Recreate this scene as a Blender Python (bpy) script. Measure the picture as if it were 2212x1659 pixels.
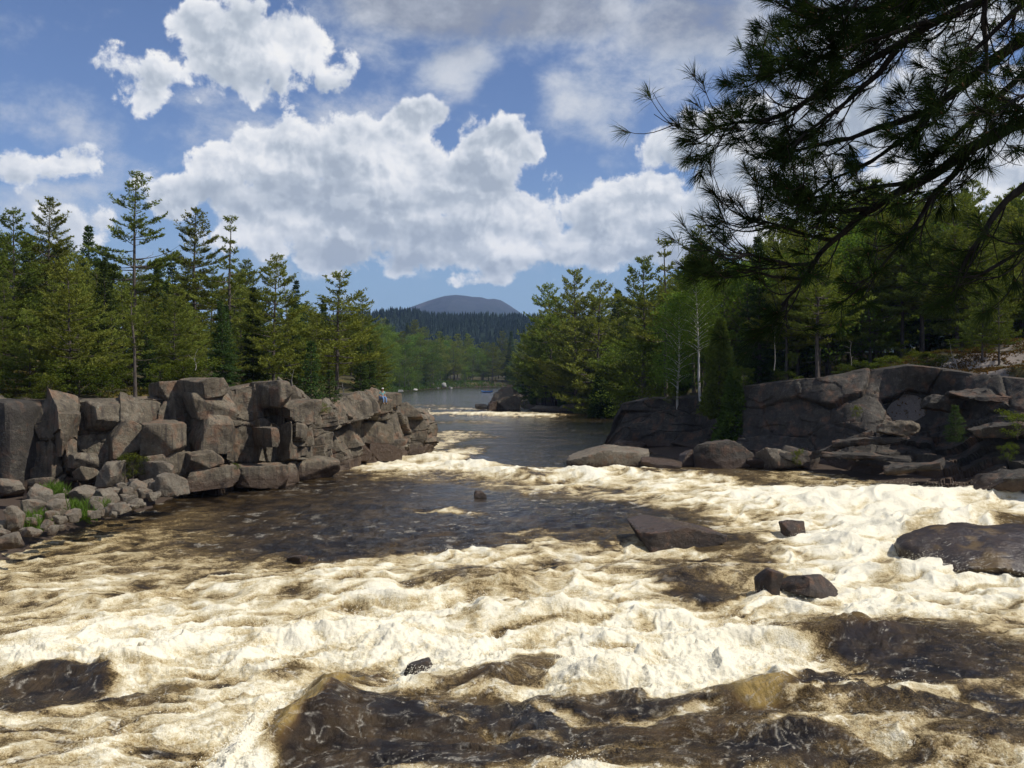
import bpy, bmesh, math, random
import numpy as np
from mathutils import Vector, Matrix, Euler

# ------------------------------------------------------------------ scene, camera, light
SC = bpy.context.scene
COL = SC.collection
for _o in list(bpy.data.objects):
    bpy.data.objects.remove(_o)
W_, H_ = 2212.0, 1659.0          # measuring frame: pixels of the photograph scaled to 2212 wide
F_, CX, HY = 1995.0, 1106.0, 810.0   # focal length in those pixels, centre column, horizon row
CAMZ = 7.0                        # eye height over the calm water of the pool

cam_data = bpy.data.cameras.new('camera')
cam = bpy.data.objects.new('camera', cam_data)
COL.objects.link(cam)
cam.location = (0, 0, CAMZ)
cam.rotation_euler = (math.radians(90), 0, 0)
cam_data.sensor_width = 36.0
cam_data.lens = 36.0 * F_ / W_
cam_data.shift_y = (HY - H_ / 2) / W_
cam_data.clip_start = 0.1
cam_data.clip_end = 60000
SC.camera = cam

SUN_AZ = math.radians(105)        # clockwise from +Y (the view), so to the right and a little behind
SUN_EL = math.radians(52)
sun_dir = Vector((math.sin(SUN_AZ) * math.cos(SUN_EL), math.cos(SUN_AZ) * math.cos(SUN_EL), math.sin(SUN_EL)))
sd = bpy.data.lights.new('sun', 'SUN')
sd.energy = 4.7
sd.angle = math.radians(0.53)
sd.color = (1.0, 0.95, 0.86)
sun = bpy.data.objects.new('sun', sd)
COL.objects.link(sun)
sun.rotation_euler = sun_dir.to_track_quat('Z', 'Y').to_euler()

SC.view_settings.view_transform = 'Standard'
SC.view_settings.look = 'None'
SC.view_settings.exposure = 0.0
SC.view_settings.gamma = 1.0
SC.view_settings.use_curve_mapping = False
SC.render.engine = 'CYCLES'
cy = SC.cycles
cy.max_bounces = 5
cy.diffuse_bounces = 2
cy.glossy_bounces = 2
cy.transmission_bounces = 3
cy.transparent_max_bounces = 6
cy.volume_bounces = 0
cy.caustics_reflective = False
cy.caustics_refractive = False
cy.sample_clamp_direct = 3.0
cy.sample_clamp_indirect = 2.0
cy.use_denoising = True
try:
    cy.denoiser = 'OPENIMAGEDENOISE'
    cy.denoising_input_passes = 'RGB_ALBEDO_NORMAL'
    cy.denoising_prefilter = 'ACCURATE'
except Exception:
    cy.use_denoising = False

# ------------------------------------------------------------------ sky: Nishita air with cumulus
world = bpy.data.worlds.new('World')
SC.world = world
world.use_nodes = True
wt = world.node_tree
wt.nodes.clear()


def pix_dir(px, py):
    dx, dz = (px - CX) / F_, (HY - py) / F_
    return math.atan2(dx, 1.0), math.atan2(dz, math.hypot(dx, 1.0))


class NT:
    """small helper to write node trees as expressions"""
    def __init__(self, tree):
        self.t = tree

    def n(self, typ, **kw):
        nd = self.t.nodes.new(typ)
        for k, v in kw.items():
            setattr(nd, k, v)
        return nd

    def link(self, a, b):
        self.t.links.new(a, b)

    def put(self, sock, v):
        if isinstance(v, bpy.types.NodeSocket):
            self.t.links.new(v, sock)
        elif v is not None:
            sock.default_value = v

    def math(self, op, a, b=None, c=None, clamp=False):
        nd = self.n('ShaderNodeMath', operation=op, use_clamp=clamp)
        self.put(nd.inputs[0], a)
        if b is not None:
            self.put(nd.inputs[1], b)
        if c is not None:
            self.put(nd.inputs[2], c)
        return nd.outputs[0]

    def vmath(self, op, a, b=None, scale=None):
        nd = self.n('ShaderNodeVectorMath', operation=op)
        self.put(nd.inputs[0], a)
        if b is not None:
            self.put(nd.inputs[1], b)
        if scale is not None:
            self.put(nd.inputs['Scale'], scale)
        return nd.outputs['Value'] if op in ('LENGTH', 'DOT_PRODUCT') else nd.outputs[0]

    def noise(self, vec, scale, detail=4, rough=0.5, dist=0.0, out='Fac', lac=2.0):
        nd = self.n('ShaderNodeTexNoise')
        if vec is not None:
            self.link(vec, nd.inputs['Vector'])
        self.put(nd.inputs['Scale'], scale)
        nd.inputs['Detail'].default_value = detail
        nd.inputs['Roughness'].default_value = rough
        nd.inputs['Lacunarity'].default_value = lac
        nd.inputs['Distortion'].default_value = dist
        return nd.outputs[out]

    def voronoi(self, vec, scale, feature='F1', out='Distance', rand=1.0):
        nd = self.n('ShaderNodeTexVoronoi', feature=feature)
        if vec is not None:
            self.link(vec, nd.inputs['Vector'])
        self.put(nd.inputs['Scale'], scale)
        nd.inputs['Randomness'].default_value = rand
        return nd.outputs[out]

    def mapping(self, vec, loc=(0, 0, 0), rot=(0, 0, 0), scale=(1, 1, 1), typ='POINT'):
        nd = self.n('ShaderNodeMapping', vector_type=typ)
        self.link(vec, nd.inputs['Vector'])
        nd.inputs['Location'].default_value = loc
        nd.inputs['Rotation'].default_value = rot
        nd.inputs['Scale'].default_value = scale
        return nd.outputs[0]

    def ramp(self, fac, stops, interp='LINEAR'):
        nd = self.n('ShaderNodeValToRGB')
        el = nd.color_ramp.elements
        nd.color_ramp.interpolation = interp
        while len(el) < len(stops):
            el.new(0.5)
        for e, (p, c) in zip(el, stops):
            e.position = p
            e.color = c if len(c) == 4 else (*c, 1)
        self.put(nd.inputs[0], fac)
        return nd.outputs[0]

    def mrange(self, v, a, b, c=0.0, d=1.0, smooth=False):
        nd = self.n('ShaderNodeMapRange')
        if smooth:
            nd.interpolation_type = 'SMOOTHSTEP'
        self.put(nd.inputs[0], v)
        for i, q in enumerate((a, b, c, d)):
            self.put(nd.inputs[1 + i], q)
        return nd.outputs[0]

    def mix(self, fac, a, b, blend='MIX'):
        nd = self.n('ShaderNodeMix', data_type='RGBA', blend_type=blend)
        self.put(nd.inputs[0], fac)
        self.put(nd.inputs[6], a if isinstance(a, bpy.types.NodeSocket) or len(a) == 4 else (*a, 1))
        self.put(nd.inputs[7], b if isinstance(b, bpy.types.NodeSocket) or len(b) == 4 else (*b, 1))
        return nd.outputs[2]


# cumulus lobes: (x, y, half width, half height, degrees, thickness) as seen from the camera,
# stored as azimuth / elevation directions of the sky
CUMULUS = [
    (440, 90, 75, 85, 0, .9), (530, 75, 110, 75, 0, 1), (655, 100, 95, 75, 0, 1), (735, 135, 90, 45, -25, .7), (560, 155, 210, 75, 0, .9),
    (300, 165, 75, 72, 30, .75), (265, 205, 70, 30, 0, .5),
    (70, 365, 110, 48, -8, .9), (150, 350, 75, 38, 0, .7),
    (165, 482, 85, 55, 0, .9),
    (405, 418, 95, 55, -25, 1.2), (485, 380, 100, 80, -20, 1.2), (560, 335, 95, 70, -15, 1), (650, 345, 120, 95, 0, 1), (760, 300, 120, 70, -15, 1),
    (885, 268, 100, 55, -20, 1.15), (930, 250, 55, 45, 0, 1.05), (830, 380, 220, 120, 0, 1.1), (640, 440, 300, 100, 0, 1.1),
    (1050, 355, 120, 95, -30, 1.15), (1092, 315, 48, 68, 0, 1.05), (1142, 340, 40, 62, 20, .8), (980, 470, 380, 120, 0, 1.1),
    (1230, 490, 280, 90, 0, 1.1), (1430, 475, 150, 75, 0, 1.1), (1560, 470, 150, 80, 0, 1.1), (1660, 415, 90, 50, 0, 1),
    (1335, 425, 75, 50, 0, 1.1), (1425, 420, 65, 45, 0, 1.1), (1600, 400, 100, 60, 0, 1.15), (720, 525, 300, 62, 0, .95), (1100, 525, 420, 72, 0, 1.15), (1450, 515, 260, 72, 0, 1.1),
    (1010, 600, 75, 24, 0, .75), (1150, 602, 120, 17, 0, .6),
    (1455, 322, 85, 45, 0, .9), (1570, 275, 110, 70, -20, 1), (1750, 300, 200, 90, 0, 1), (1950, 440, 260, 90, 0, 1),
    (1980, 250, 300, 110, 0, 1), (2180, 330, 160, 120, 0, 1), (2000, 90, 260, 110, 0, .8),
]
# grey undersides of the thick clouds
BASES = [
    (560, 430, 190, 40, 0, 1), (450, 450, 90, 30, 0, .7), (830, 440, 150, 35, -10, .7), (1060, 385, 120, 40, 0, .8), (1480, 355, 150, 28, 0, .9),
    (1000, 578, 420, 28, 0, 1), (1420, 560, 300, 34, 0, .9), (720, 545, 150, 30, 0, .9), (560, 190, 220, 32, 0, .55), (90, 392, 120, 16, 0, .6),
    (300, 215, 80, 20, 0, .5), (1010, 612, 110, 9, 0, .8), (900, 500, 200, 26, 0, .6), (1250, 505, 260, 24, 0, .45), (1750, 400, 200, 30, 0, .8), (2000, 250, 320, 90, 0, .9),
]
VEIL = [
    (985, 135, 105, 65, -15, .95), (1280, 205, 140, 110, -30, .75), (1400, 120, 75, 110, 15, .75), (1300, 285, 85, 40, 0, .7),
    (600, 262, 300, 60, 0, .5), (150, 240, 220, 70, 0, .45), (60, 200, 100, 40, 0, .45), (140, 415, 80, 25, 0, .5),
    (1040, 5, 400, 100, 0, 1.2), (1230, 40, 180, 60, 0, 1.0), (1500, 60, 210, 140, 0, 1.0), (880, 110, 220, 50, 10, .55),
    (1320, 345, 40, 30, 0, .35), (60, 450, 200, 50, 0, .5), (20, 80, 40, 80, 0, .3), (1750, 120, 300, 160, 0, .8),
]


def lobe_chain(b, az, el, lobes):
    """largest of a set of soft elliptical lobes at (az, el)"""
    acc = None
    for (cx, cy_, rx, ry, rot, st) in lobes:
        a, e = pix_dir(cx, cy_)
        cb = b.n('ShaderNodeCombineXYZ')      # the running value rides along in z (scaled away), so the
        b.link(az, cb.inputs[0])              # lobes are evaluated one after the other
        b.link(el, cb.inputs[1])
        if acc is not None:
            b.link(acc, cb.inputs[2])
        v = b.mapping(cb.outputs[0], (a, e, 0), (0, 0, math.radians(-rot)), (rx / F_, ry / F_, 1e5), 'TEXTURE')
        f = b.mrange(b.vmath('LENGTH', v), 0.25, 1.55, st, 0.0, True)
        acc = f if acc is None else b.math('SMOOTH_MAX', acc, f, 0.10)
    return acc


def noise2(b, vec, scale, detail, rough, dist=0.0, w=None):
    nd = b.n('ShaderNodeTexNoise', noise_dimensions='2D')
    b.link(vec, nd.inputs['Vector'])
    nd.inputs['Scale'].default_value = scale
    nd.inputs['Detail'].default_value = detail
    nd.inputs['Roughness'].default_value = rough
    nd.inputs['Distortion'].default_value = dist
    return nd.outputs['Fac']


def build_sky():
    b = NT(wt)
    geo = b.n('ShaderNodeTexCoord')
    dirv = b.vmath('NORMALIZE', geo.outputs['Generated'])
    sep = b.n('ShaderNodeSeparateXYZ')
    b.link(dirv, sep.inputs[0])
    az = b.math('ARCTAN2', sep.outputs[0], sep.outputs[1])
    el = b.math('ARCSINE', sep.outputs[2])
    sky = b.n('ShaderNodeTexSky')
    sky.sky_type = 'NISHITA'
    sky.sun_disc = False
    sky.sun_elevation = SUN_EL
    sky.sun_rotation = SUN_AZ
    sky.altitude = 200
    sky.air_density = 1.0
    sky.dust_density = 0.3
    sky.ozone_density = 2.0
    sk = b.vmath('SCALE', sky.outputs[0], scale=SKY_S)
    sk = b.mix(1.0, sk, (0.95, 1.0, 1.22), 'MULTIPLY')
    # summer haze low over the forest keeps the lower sky a pale blue
    sk = b.mix(b.mrange(el, 0.0, 0.24, 0.85, 0.0, True), sk, (0.30, 0.47, 0.65))

    out = b.n('ShaderNodeOutputWorld')

    def background(col, b=b):
        bg = b.n('ShaderNodeBackground')
        b.link(col, bg.inputs[0])
        bg.inputs[1].default_value = 0.88
        return bg.outputs[0]

    def mixsh(fac, a, c):
        m = b.n('ShaderNodeMixShader')
        b.link(fac, m.inputs[0])
        b.link(a, m.inputs[1])
        b.link(c, m.inputs[2])
        return m.outputs[0]

    def clouds(lobes, veils, bases):
        g = bpy.data.node_groups.new('cloud_strip', 'ShaderNodeTree')
        for nm in ('az', 'el'):
            g.interface.new_socket(nm, in_out='INPUT', socket_type='NodeSocketFloat')
        g.interface.new_socket('sky', in_out='INPUT', socket_type='NodeSocketColor')
        g.interface.new_socket('light', in_out='OUTPUT', socket_type='NodeSocketShader')
        inner = NT(g)
        gi, go = inner.n('NodeGroupInput'), inner.n('NodeGroupOutput')
        g.links.new(strip(inner, gi.outputs[0], gi.outputs[1], gi.outputs[2], lobes, veils, bases), go.inputs[0])
        nd = b.n('ShaderNodeGroup', node_tree=g)
        b.link(az, nd.inputs[0])
        b.link(el, nd.inputs[1])
        b.link(sk, nd.inputs[2])
        return nd.outputs[0]

    def strip(b, az, el, sk, lobes, veils, bases):
        comb = b.n('ShaderNodeCombineXYZ')
        b.link(az, comb.inputs[0])
        b.link(el, comb.inputs[1])
        p = comb.outputs[0]
        # lobes are taken at a gently warped place so that no outline stays an ellipse
        lob = lobe_chain(b, az, el, lobes)

        def cumulus(dx, dy, detail):
            q = b.mapping(p, (dx, dy, 0))
            big = noise2(b, q, 8.5, 2, 0.5)
            fine = noise2(b, q, 24.0, detail, 0.60, 0.12)
            nd = b.n('ShaderNodeTexVoronoi', feature='F1', voronoi_dimensions='2D')
            wq = b.vmath('ADD', q, b.vmath('SCALE', fine, scale=0.02))
            b.link(wq, nd.inputs['Vector'])
            nd.inputs['Scale'].default_value = 30.0
            t = b.math('ADD', b.math('MULTIPLY', b.math('SUBTRACT', big, 0.5), 1.0), b.math('MULTIPLY', b.math('SUBTRACT', fine, 0.5), 1.9))
            return b.math('SUBTRACT', t, b.math('MULTIPLY', nd.outputs['Distance'], 0.30))

        n0 = cumulus(0, 0, 7)
        n1 = cumulus(0.0055, 0.0085, 3)
        t = b.math('ADD', lob, n0)
        alpha = b.mrange(t, 0.29, 0.62, 0, 1, True)
        alpha = b.math('MULTIPLY', alpha, b.mrange(lob, 0.06, 0.22, 0, 1, True))
        under = lobe_chain(b, az, el, bases) if bases else None
        rim = b.mrange(t, 0.35, 0.95, 1, 0, True)
        relief = b.mrange(b.math('SUBTRACT', n0, n1), -0.26, 0.26, 0.0, 1.0)
        soft = noise2(b, b.mapping(p, (3.1, 1.7, 0), (0, 0, 0), (1, 1.7, 1)), 9.0, 4, 0.55)
        lit = b.math('ADD', b.math('MULTIPLY', relief, 0.40), b.math('MULTIPLY', b.mrange(soft, 0.32, 0.66), 0.42))
        lit = b.math('ADD', lit, b.math('MULTIPLY', rim, 0.34))
        if under is not None:
            lit = b.math('SUBTRACT', lit, b.math('MULTIPLY', under, 0.42), clamp=True)
        ccol = b.ramp(lit, [(0.0, (0.46, 0.52, 0.61)), (0.22, (0.58, 0.64, 0.72)), (0.45, (0.80, 0.84, 0.90)), (0.7, (1.02, 1.03, 1.05)), (1.0, (1.16, 1.14, 1.10))])
        c = sk
        if veils:
            v1 = lobe_chain(b, az, el, veils)
            vn = noise2(b, b.mapping(p, (7, 2, 0), (0, 0, 0.3), (1, 1.5, 1)), 9.0, 7, 0.62, 0.08)
            vf = b.math('ADD', v1, b.math('MULTIPLY', b.math('SUBTRACT', vn, 0.52), 2.2))
            valpha = b.math('MULTIPLY', b.mrange(vf, 0.05, 1.05, 0, 1, True), 0.88)
            vtop = b.mrange(el, 0.31, 0.36, 0, 1, True)
            vcol = b.mix(b.mrange(vn, 0.35, 0.66), (0.52, 0.60, 0.72), (0.80, 0.83, 0.88))
            vcol = b.mix(b.math('MULTIPLY', b.math('MULTIPLY', vtop, b.mrange(v1, 0.4, 1.0)), b.mrange(vn, 0.42, 0.68, 1.0, 0.30)), vcol, (0.34, 0.37, 0.44))
            c = b.mix(valpha, c, vcol)
        return background(b.mix(alpha, c, ccol), b)

    # scattered cumulus over the rest of the sky
    gen = b.n('ShaderNodeTexNoise')
    b.link(dirv, gen.inputs['Vector'])
    gen.inputs['Scale'].default_value = 3.2
    gen.inputs['Detail'].default_value = 5
    g = gen.outputs['Fac']
    rest = background(b.mix(b.mrange(g, 0.50, 0.58, 0, 0.95, True), sk, b.mix(b.mrange(g, 0.55, 0.75), (0.90, 0.91, 0.93), (0.62, 0.67, 0.74))))

    # the part seen from the river is described lobe by lobe, in upright strips so that each stays short
    edges = [-200, 330, 620, 900, 1180, 1450, 1750, 2500]
    acc = None
    for i in range(len(edges) - 1):
        lo, hi = edges[i] - 30, edges[i + 1] + 30

        def near(l):
            r = 1.6 * (math.hypot(l[2] * math.cos(math.radians(l[4])), l[3] * math.sin(math.radians(l[4]))))
            return l[0] + r > lo and l[0] - r < hi
        sh = clouds([l for l in CUMULUS if near(l)], [l for l in VEIL if near(l)], [l for l in BASES if near(l)])
        acc = sh if acc is None else mixsh(b.math('GREATER_THAN', az, pix_dir(edges[i], HY)[0]), acc, sh)
    a0, e0 = pix_dir(1106, -40)
    outside = b.math('MAXIMUM', b.mrange(b.math('ABSOLUTE', az), 0.54, 0.66, 0, 1), b.mrange(el, e0, e0 + 0.08, 0, 1))
    outside = b.math('MAXIMUM', outside, b.math('LESS_THAN', el, -0.02))
    fin = mixsh(outside, acc, rest)
    b.link(fin, out.inputs[0])


SKY_S = 0.10
build_sky()
world.cycles.sampling_method = 'MANUAL'
world.cycles.sample_map_resolution = 512

# ------------------------------------------------------------------ helpers
rng = np.random.default_rng(7)
random.seed(7)


def tag(o, label=None, cat=None, group=None, kind=None):
    if label:
        o['label'] = label
    if cat:
        o['category'] = cat
    if group:
        o['group'] = group
    if kind:
        o['kind'] = kind
    return o


def link(o, parent=None):
    COL.objects.link(o)
    if parent is not None:
        o.parent = parent
    return o


def empty(name, loc=(0, 0, 0), rz=0.0):
    o = bpy.data.objects.new(name, None)
    o.empty_display_size = 0.2
    o.location = loc
    o.rotation_euler = (0, 0, rz)
    return link(o)


def mesh_np(name, V, F, mat=None, smooth=False, attrs=None):
    """mesh from arrays: V (n,3), F (m,3) or (m,4); or a list of such face arrays"""
    me = bpy.data.meshes.new(name)
    Fs = F if isinstance(F, list) else [F]
    Fs = [np.asarray(f, np.int32) for f in Fs if len(f)]
    me.vertices.add(len(V))
    me.vertices.foreach_set('co', np.ascontiguousarray(V, np.float32).ravel())
    idx = np.concatenate([f.ravel() for f in Fs])
    tot = np.concatenate([np.full(len(f), f.shape[1], np.int32) for f in Fs])
    start = np.concatenate([[0], np.cumsum(tot)[:-1]]).astype(np.int32)
    me.loops.add(len(idx))
    me.loops.foreach_set('vertex_index', idx)
    me.polygons.add(len(tot))
    me.polygons.foreach_set('loop_start', start)
    me.polygons.foreach_set('loop_total', tot)
    me.polygons.foreach_set('use_smooth', np.full(len(tot), smooth, bool))
    if attrs:
        for k, a in attrs.items():
            at = me.attributes.new(k, 'FLOAT', 'POINT')
            at.data.foreach_set('value', np.ascontiguousarray(a, np.float32).ravel())
    me.update(calc_edges=True)
    if mat:
        me.materials.append(mat)
    return me


def obj(name, me, parent=None, loc=None):
    o = bpy.data.objects.new(name, me)
    if loc is not None:
        o.location = loc
    return link(o, parent)


def _hash2(ix, iy, seed):
    h = (ix.astype(np.uint32) * np.uint32(374761393) + iy.astype(np.uint32) * np.uint32(668265263) + np.uint32((seed * 2246822519) & 0xffffffff))
    h = (h ^ (h >> np.uint32(13))) * np.uint32(1274126177)
    return h ^ (h >> np.uint32(16))


_GA = np.linspace(0, 2 * np.pi, 257)[:256].astype(np.float32)
_GX, _GY = np.cos(_GA), np.sin(_GA)


def pn2(x, y, seed=0):
    """gradient noise, about -1..1"""
    x = np.asarray(x, np.float32)
    y = np.asarray(y, np.float32)
    fx, fy = np.floor(x), np.floor(y)
    ix, iy = fx.astype(np.int32), fy.astype(np.int32)
    u, v = x - fx, y - fy
    su, sv = u * u * u * (u * (u * 6 - 15) + 10), v * v * v * (v * (v * 6 - 15) + 10)

    def g(dx, dy):
        h = _hash2(ix + dx, iy + dy, seed) & np.uint32(255)
        return _GX[h] * (u - dx) + _GY[h] * (v - dy)
    a = g(0, 0) + su * (g(1, 0) - g(0, 0))
    b_ = g(0, 1) + su * (g(1, 1) - g(0, 1))
    return (a + sv * (b_ - a)) * 1.5


def fbm2(x, y, seed=0, octv=4, gain=0.5, lac=2.03):
    s, a, t = 0, 1.0, 0
    for i in range(octv):
        s = s + a * pn2(x, y, seed + i * 17)
        t += a
        a *= gain
        x, y = x * lac + 3.7, y * lac - 1.9
    return s / t


def pn3(P, seed=0):
    """gradient noise in space, about -1..1"""
    P = np.asarray(P, np.float32)
    f = np.floor(P)
    i = f.astype(np.int32)
    u = P - f
    s = u * u * u * (u * (u * 6 - 15) + 10)

    def g(dx, dy, dz):
        h = _hash2(i[:, 0] + dx + (i[:, 2] + dz) * 57, i[:, 1] + dy + (i[:, 2] + dz) * 131, seed)
        a = _GA[h & np.uint32(255)]
        z = ((h >> np.uint32(8)) & np.uint32(255)).astype(np.float32) / 127.5 - 1
        r = np.sqrt(np.maximum(0, 1 - z * z))
        return np.cos(a) * r * (u[:, 0] - dx) + np.sin(a) * r * (u[:, 1] - dy) + z * (u[:, 2] - dz)

    def lx(dy, dz):
        a, b_ = g(0, dy, dz), g(1, dy, dz)
        return a + s[:, 0] * (b_ - a)
    y0 = lx(0, 0) + s[:, 1] * (lx(1, 0) - lx(0, 0))
    y1 = lx(0, 1) + s[:, 1] * (lx(1, 1) - lx(0, 1))
    return (y0 + s[:, 2] * (y1 - y0)) * 1.4


def fbm3(P, seed=0, octv=4, gain=0.5):
    t, a, n = 0, 1.0, 0
    for k in range(octv):
        t = t + a * pn3(P, seed + 31 * k)
        n += a
        a *= gain
        P = P * 2.03 + 5.1
    return t / n


def sstep(x, a, b_):
    t = np.clip((np.asarray(x, float) - a) / (b_ - a), 0, 1)
    return t * t * (3 - 2 * t)


def water_z(y):
    """the river drops a little over the ledges towards the viewer"""
    return -1.2 * sstep(72 - np.asarray(y, float), 0, 45)


def at(px, py, d):
    """point at distance d along the view through a pixel of the measuring frame"""
    return np.array(((px - CX) / F_ * d, d, CAMZ - d * (py - HY) / F_))


def on_water(px, py):
    px, py = np.asarray(px, float), np.asarray(py, float)
    d = CAMZ * F_ / (py - HY)
    for _ in range(40):
        d = 0.5 * d + 0.5 * (CAMZ - water_z(d)) * F_ / (py - HY)
    return (px - CX) / F_ * d, d


def to_pix(x, y, z):
    return CX + F_ * x / y, HY + F_ * (CAMZ - z) / y


# ------------------------------------------------------------------ materials
def new_mat(name):
    m = bpy.data.materials.new(name)
    m.use_nodes = True
    nt = m.node_tree
    nt.nodes.clear()
    b = NT(nt)
    out = b.n('ShaderNodeOutputMaterial')
    return m, b, out


def principled(b, out, col, rough=0.8, bump=None, bump_d=0.02, bump_s=1.0, spec=0.3, **kw):
    p = b.n('ShaderNodeBsdfPrincipled')
    b.put(p.inputs['Base Color'], col if isinstance(col, bpy.types.NodeSocket) or len(col) == 4 else (*col, 1))
    b.put(p.inputs['Roughness'], rough)
    b.put(p.inputs['Specular IOR Level'], spec)
    for k, v in kw.items():
        b.put(p.inputs[k], v)
    if bump is not None:
        bp = b.n('ShaderNodeBump')
        bp.inputs['Strength'].default_value = bump_s
        bp.inputs['Distance'].default_value = bump_d
        b.link(bump, bp.inputs['Height'])
        b.link(bp.outputs[0], p.inputs['Normal'])
    if out is not None:
        b.link(p.outputs[0], out.inputs[0])
    return p


def plain_mat(name, col, rough=0.7, var=0.25, scale=8.0, spec=0.3, **kw):
    m, b, out = new_mat(name)
    tc = b.n('ShaderNodeTexCoord')
    nz = b.noise(tc.outputs['Object'], scale, 4, 0.6)
    lo = tuple(c * (1 - var) for c in col)
    hi = tuple(min(1, c * (1 + var)) for c in col)
    principled(b, out, b.mix(nz, lo, hi), rough, nz, 0.004, 1.0, spec, **kw)
    return m


def rock_mat(name, cols, scale=1.0, wet_top=1.1, lichen=0.6, rust=0.5, streak=0.75, rough=0.85, wet_col=(0.046, 0.030, 0.020), spec=0.25):
    """weathered granite: mottled grey, lichen specks, dark run-off streaks, a rusty wet band over the waterline"""
    m, b, out = new_mat(name)
    geo = b.n('ShaderNodeNewGeometry')
    pos = geo.outputs['Position']
    sp = b.n('ShaderNodeSeparateXYZ')
    b.link(pos, sp.inputs[0])
    oi = b.n('ShaderNodeObjectInfo')
    big = b.noise(pos, 0.55 * scale, 5, 0.6)
    med = b.noise(pos, 2.6 * scale, 6, 0.62)
    fine = b.noise(pos, 16 * scale, 5, 0.65)
    c = b.ramp(b.math('ADD', b.math('MULTIPLY', big, 0.55), b.math('MULTIPLY', med, 0.45)), [(0.30, cols[0]), (0.48, cols[1]), (0.66, cols[2])])
    c = b.mix(b.mrange(oi.outputs['Random'], 0, 1, 0.0, 0.30), c, cols[3])
    # grain and dark mineral spots
    c = b.mix(b.mrange(fine, 0.35, 0.7, 0.5, 0.0), c, (0.03, 0.027, 0.025))
    # lichen in pale and greenish specks
    lv = b.math('MULTIPLY', b.mrange(b.noise(pos, 7.0 * scale, 5, 0.7), 0.56, 0.68), b.mrange(big, 0.38, 0.6))
    c = b.mix(b.math('MULTIPLY', lv, lichen), c, (0.34, 0.35, 0.27))
    # rain streaks run down the faces
    stv = b.noise(b.mapping(pos, (0, 0, 0), (0, 0, 0.6), (2.2, 2.2, 0.16)), 1.6 * scale, 5, 0.6)
    c = b.mix(b.math('MULTIPLY', b.mrange(stv, 0.50, 0.66), streak), c, (0.045, 0.037, 0.032))
    rs = b.math('MULTIPLY', b.mrange(b.noise(pos, 1.1 * scale, 4, 0.6), 0.52, 0.66), rust)
    c = b.mix(rs, c, (0.20, 0.10, 0.055))
    # wet, iron-stained foot above the river; height follows the noise
    wz = b.math('ADD', sp.outputs[2], b.math('MULTIPLY', b.math('SUBTRACT', med, 0.5), 1.0))
    wet = b.mrange(wz, wet_top * 0.4, wet_top, 1, 0, True)
    c = b.mix(b.math('MULTIPLY', wet, 0.85), c, b.mix(med, wet_col, tuple(v * 2.2 for v in wet_col)))
    rg = b.math('SUBTRACT', rough, b.math('MULTIPLY', wet, 0.35))
    h = b.math('ADD', b.math('MULTIPLY', med, 0.7), b.math('MULTIPLY', fine, 0.30))
    chip = b.voronoi(b.vmath('ADD', pos, b.vmath('SCALE', b.noise(pos, 2.0 * scale, 3, 0.6, out='Color'), scale=0.35)), 1.6 * scale, 'F1', 'Color')
    cs = b.n('ShaderNodeSeparateColor')
    b.link(chip, cs.inputs[0])
    h = b.math('ADD', h, b.math('MULTIPLY', cs.outputs[0], 0.22))
    principled(b, out, c, rg, h, 0.22, 0.9, spec)
    return m


MAT = {}
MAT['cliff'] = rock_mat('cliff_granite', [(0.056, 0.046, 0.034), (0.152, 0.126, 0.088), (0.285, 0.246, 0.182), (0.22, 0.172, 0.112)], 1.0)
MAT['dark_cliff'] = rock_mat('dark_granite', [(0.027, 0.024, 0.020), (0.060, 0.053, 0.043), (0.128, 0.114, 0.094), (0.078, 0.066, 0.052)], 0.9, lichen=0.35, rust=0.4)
MAT['boulder'] = rock_mat('boulder_granite', [(0.125, 0.103, 0.076), (0.220, 0.186, 0.138), (0.34, 0.300, 0.23), (0.26, 0.21, 0.15)], 1.7, wet_top=0.35, streak=0.2)
MAT['wet_rock'] = rock_mat('wet_rock', [(0.030, 0.022, 0.018), (0.065, 0.047, 0.036), (0.13, 0.10, 0.078), (0.07, 0.05, 0.04)], 1.6, wet_top=-0.2, lichen=0.1, rust=0.5, rough=0.62, spec=0.3)
MAT['pale_stone'] = plain_mat('pale_stone', (0.34, 0.33, 0.30), 0.8)


def veiled_mat():
    """dark river rock under a torn skin of running water"""
    m, b, out = new_mat('water_veiled_rock')
    geo = b.n('ShaderNodeNewGeometry')
    pos = geo.outputs['Position']
    sp = b.n('ShaderNodeSeparateXYZ')
    b.link(pos, sp.inputs[0])
    med = b.noise(pos, 1.8, 6, 0.65)
    fine = b.noise(pos, 14, 5, 0.65)
    c = b.mix(b.mrange(med, 0.3, 0.7), (0.022, 0.015, 0.010), (0.060, 0.040, 0.026))
    c = b.mix(b.mrange(b.noise(pos, 0.9, 3, 0.5), 0.54, 0.66), c, (0.11, 0.07, 0.024))
    st = b.noise(b.mapping(b.vmath('ADD', pos, b.vmath('SCALE', b.noise(pos, 1.2, 3, 0.6, out='Color'), scale=0.5)), (0, 0, 0), (0, 0, 0.5), (1.0, 7.0, 3.0)), 1.3, 6, 0.65)
    low = b.mrange(sp.outputs[2], -0.9, 1.3, 0.14, -0.05)
    veil = b.mrange(b.math('ADD', st, low), 0.69, 0.80, 0, 0.7, True)
    veil = b.math('MULTIPLY', veil, b.mrange(fine, 0.35, 0.55, 0.35, 1.0))
    c = b.mix(veil, c, (0.80, 0.75, 0.62))
    h = b.math('ADD', b.math('MULTIPLY', med, 0.7), b.math('MULTIPLY', st, 0.4))
    principled(b, out, c, 0.36, h, 0.15, 0.9, 0.45)
    return m


MAT['veiled_rock'] = veiled_mat()

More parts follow.
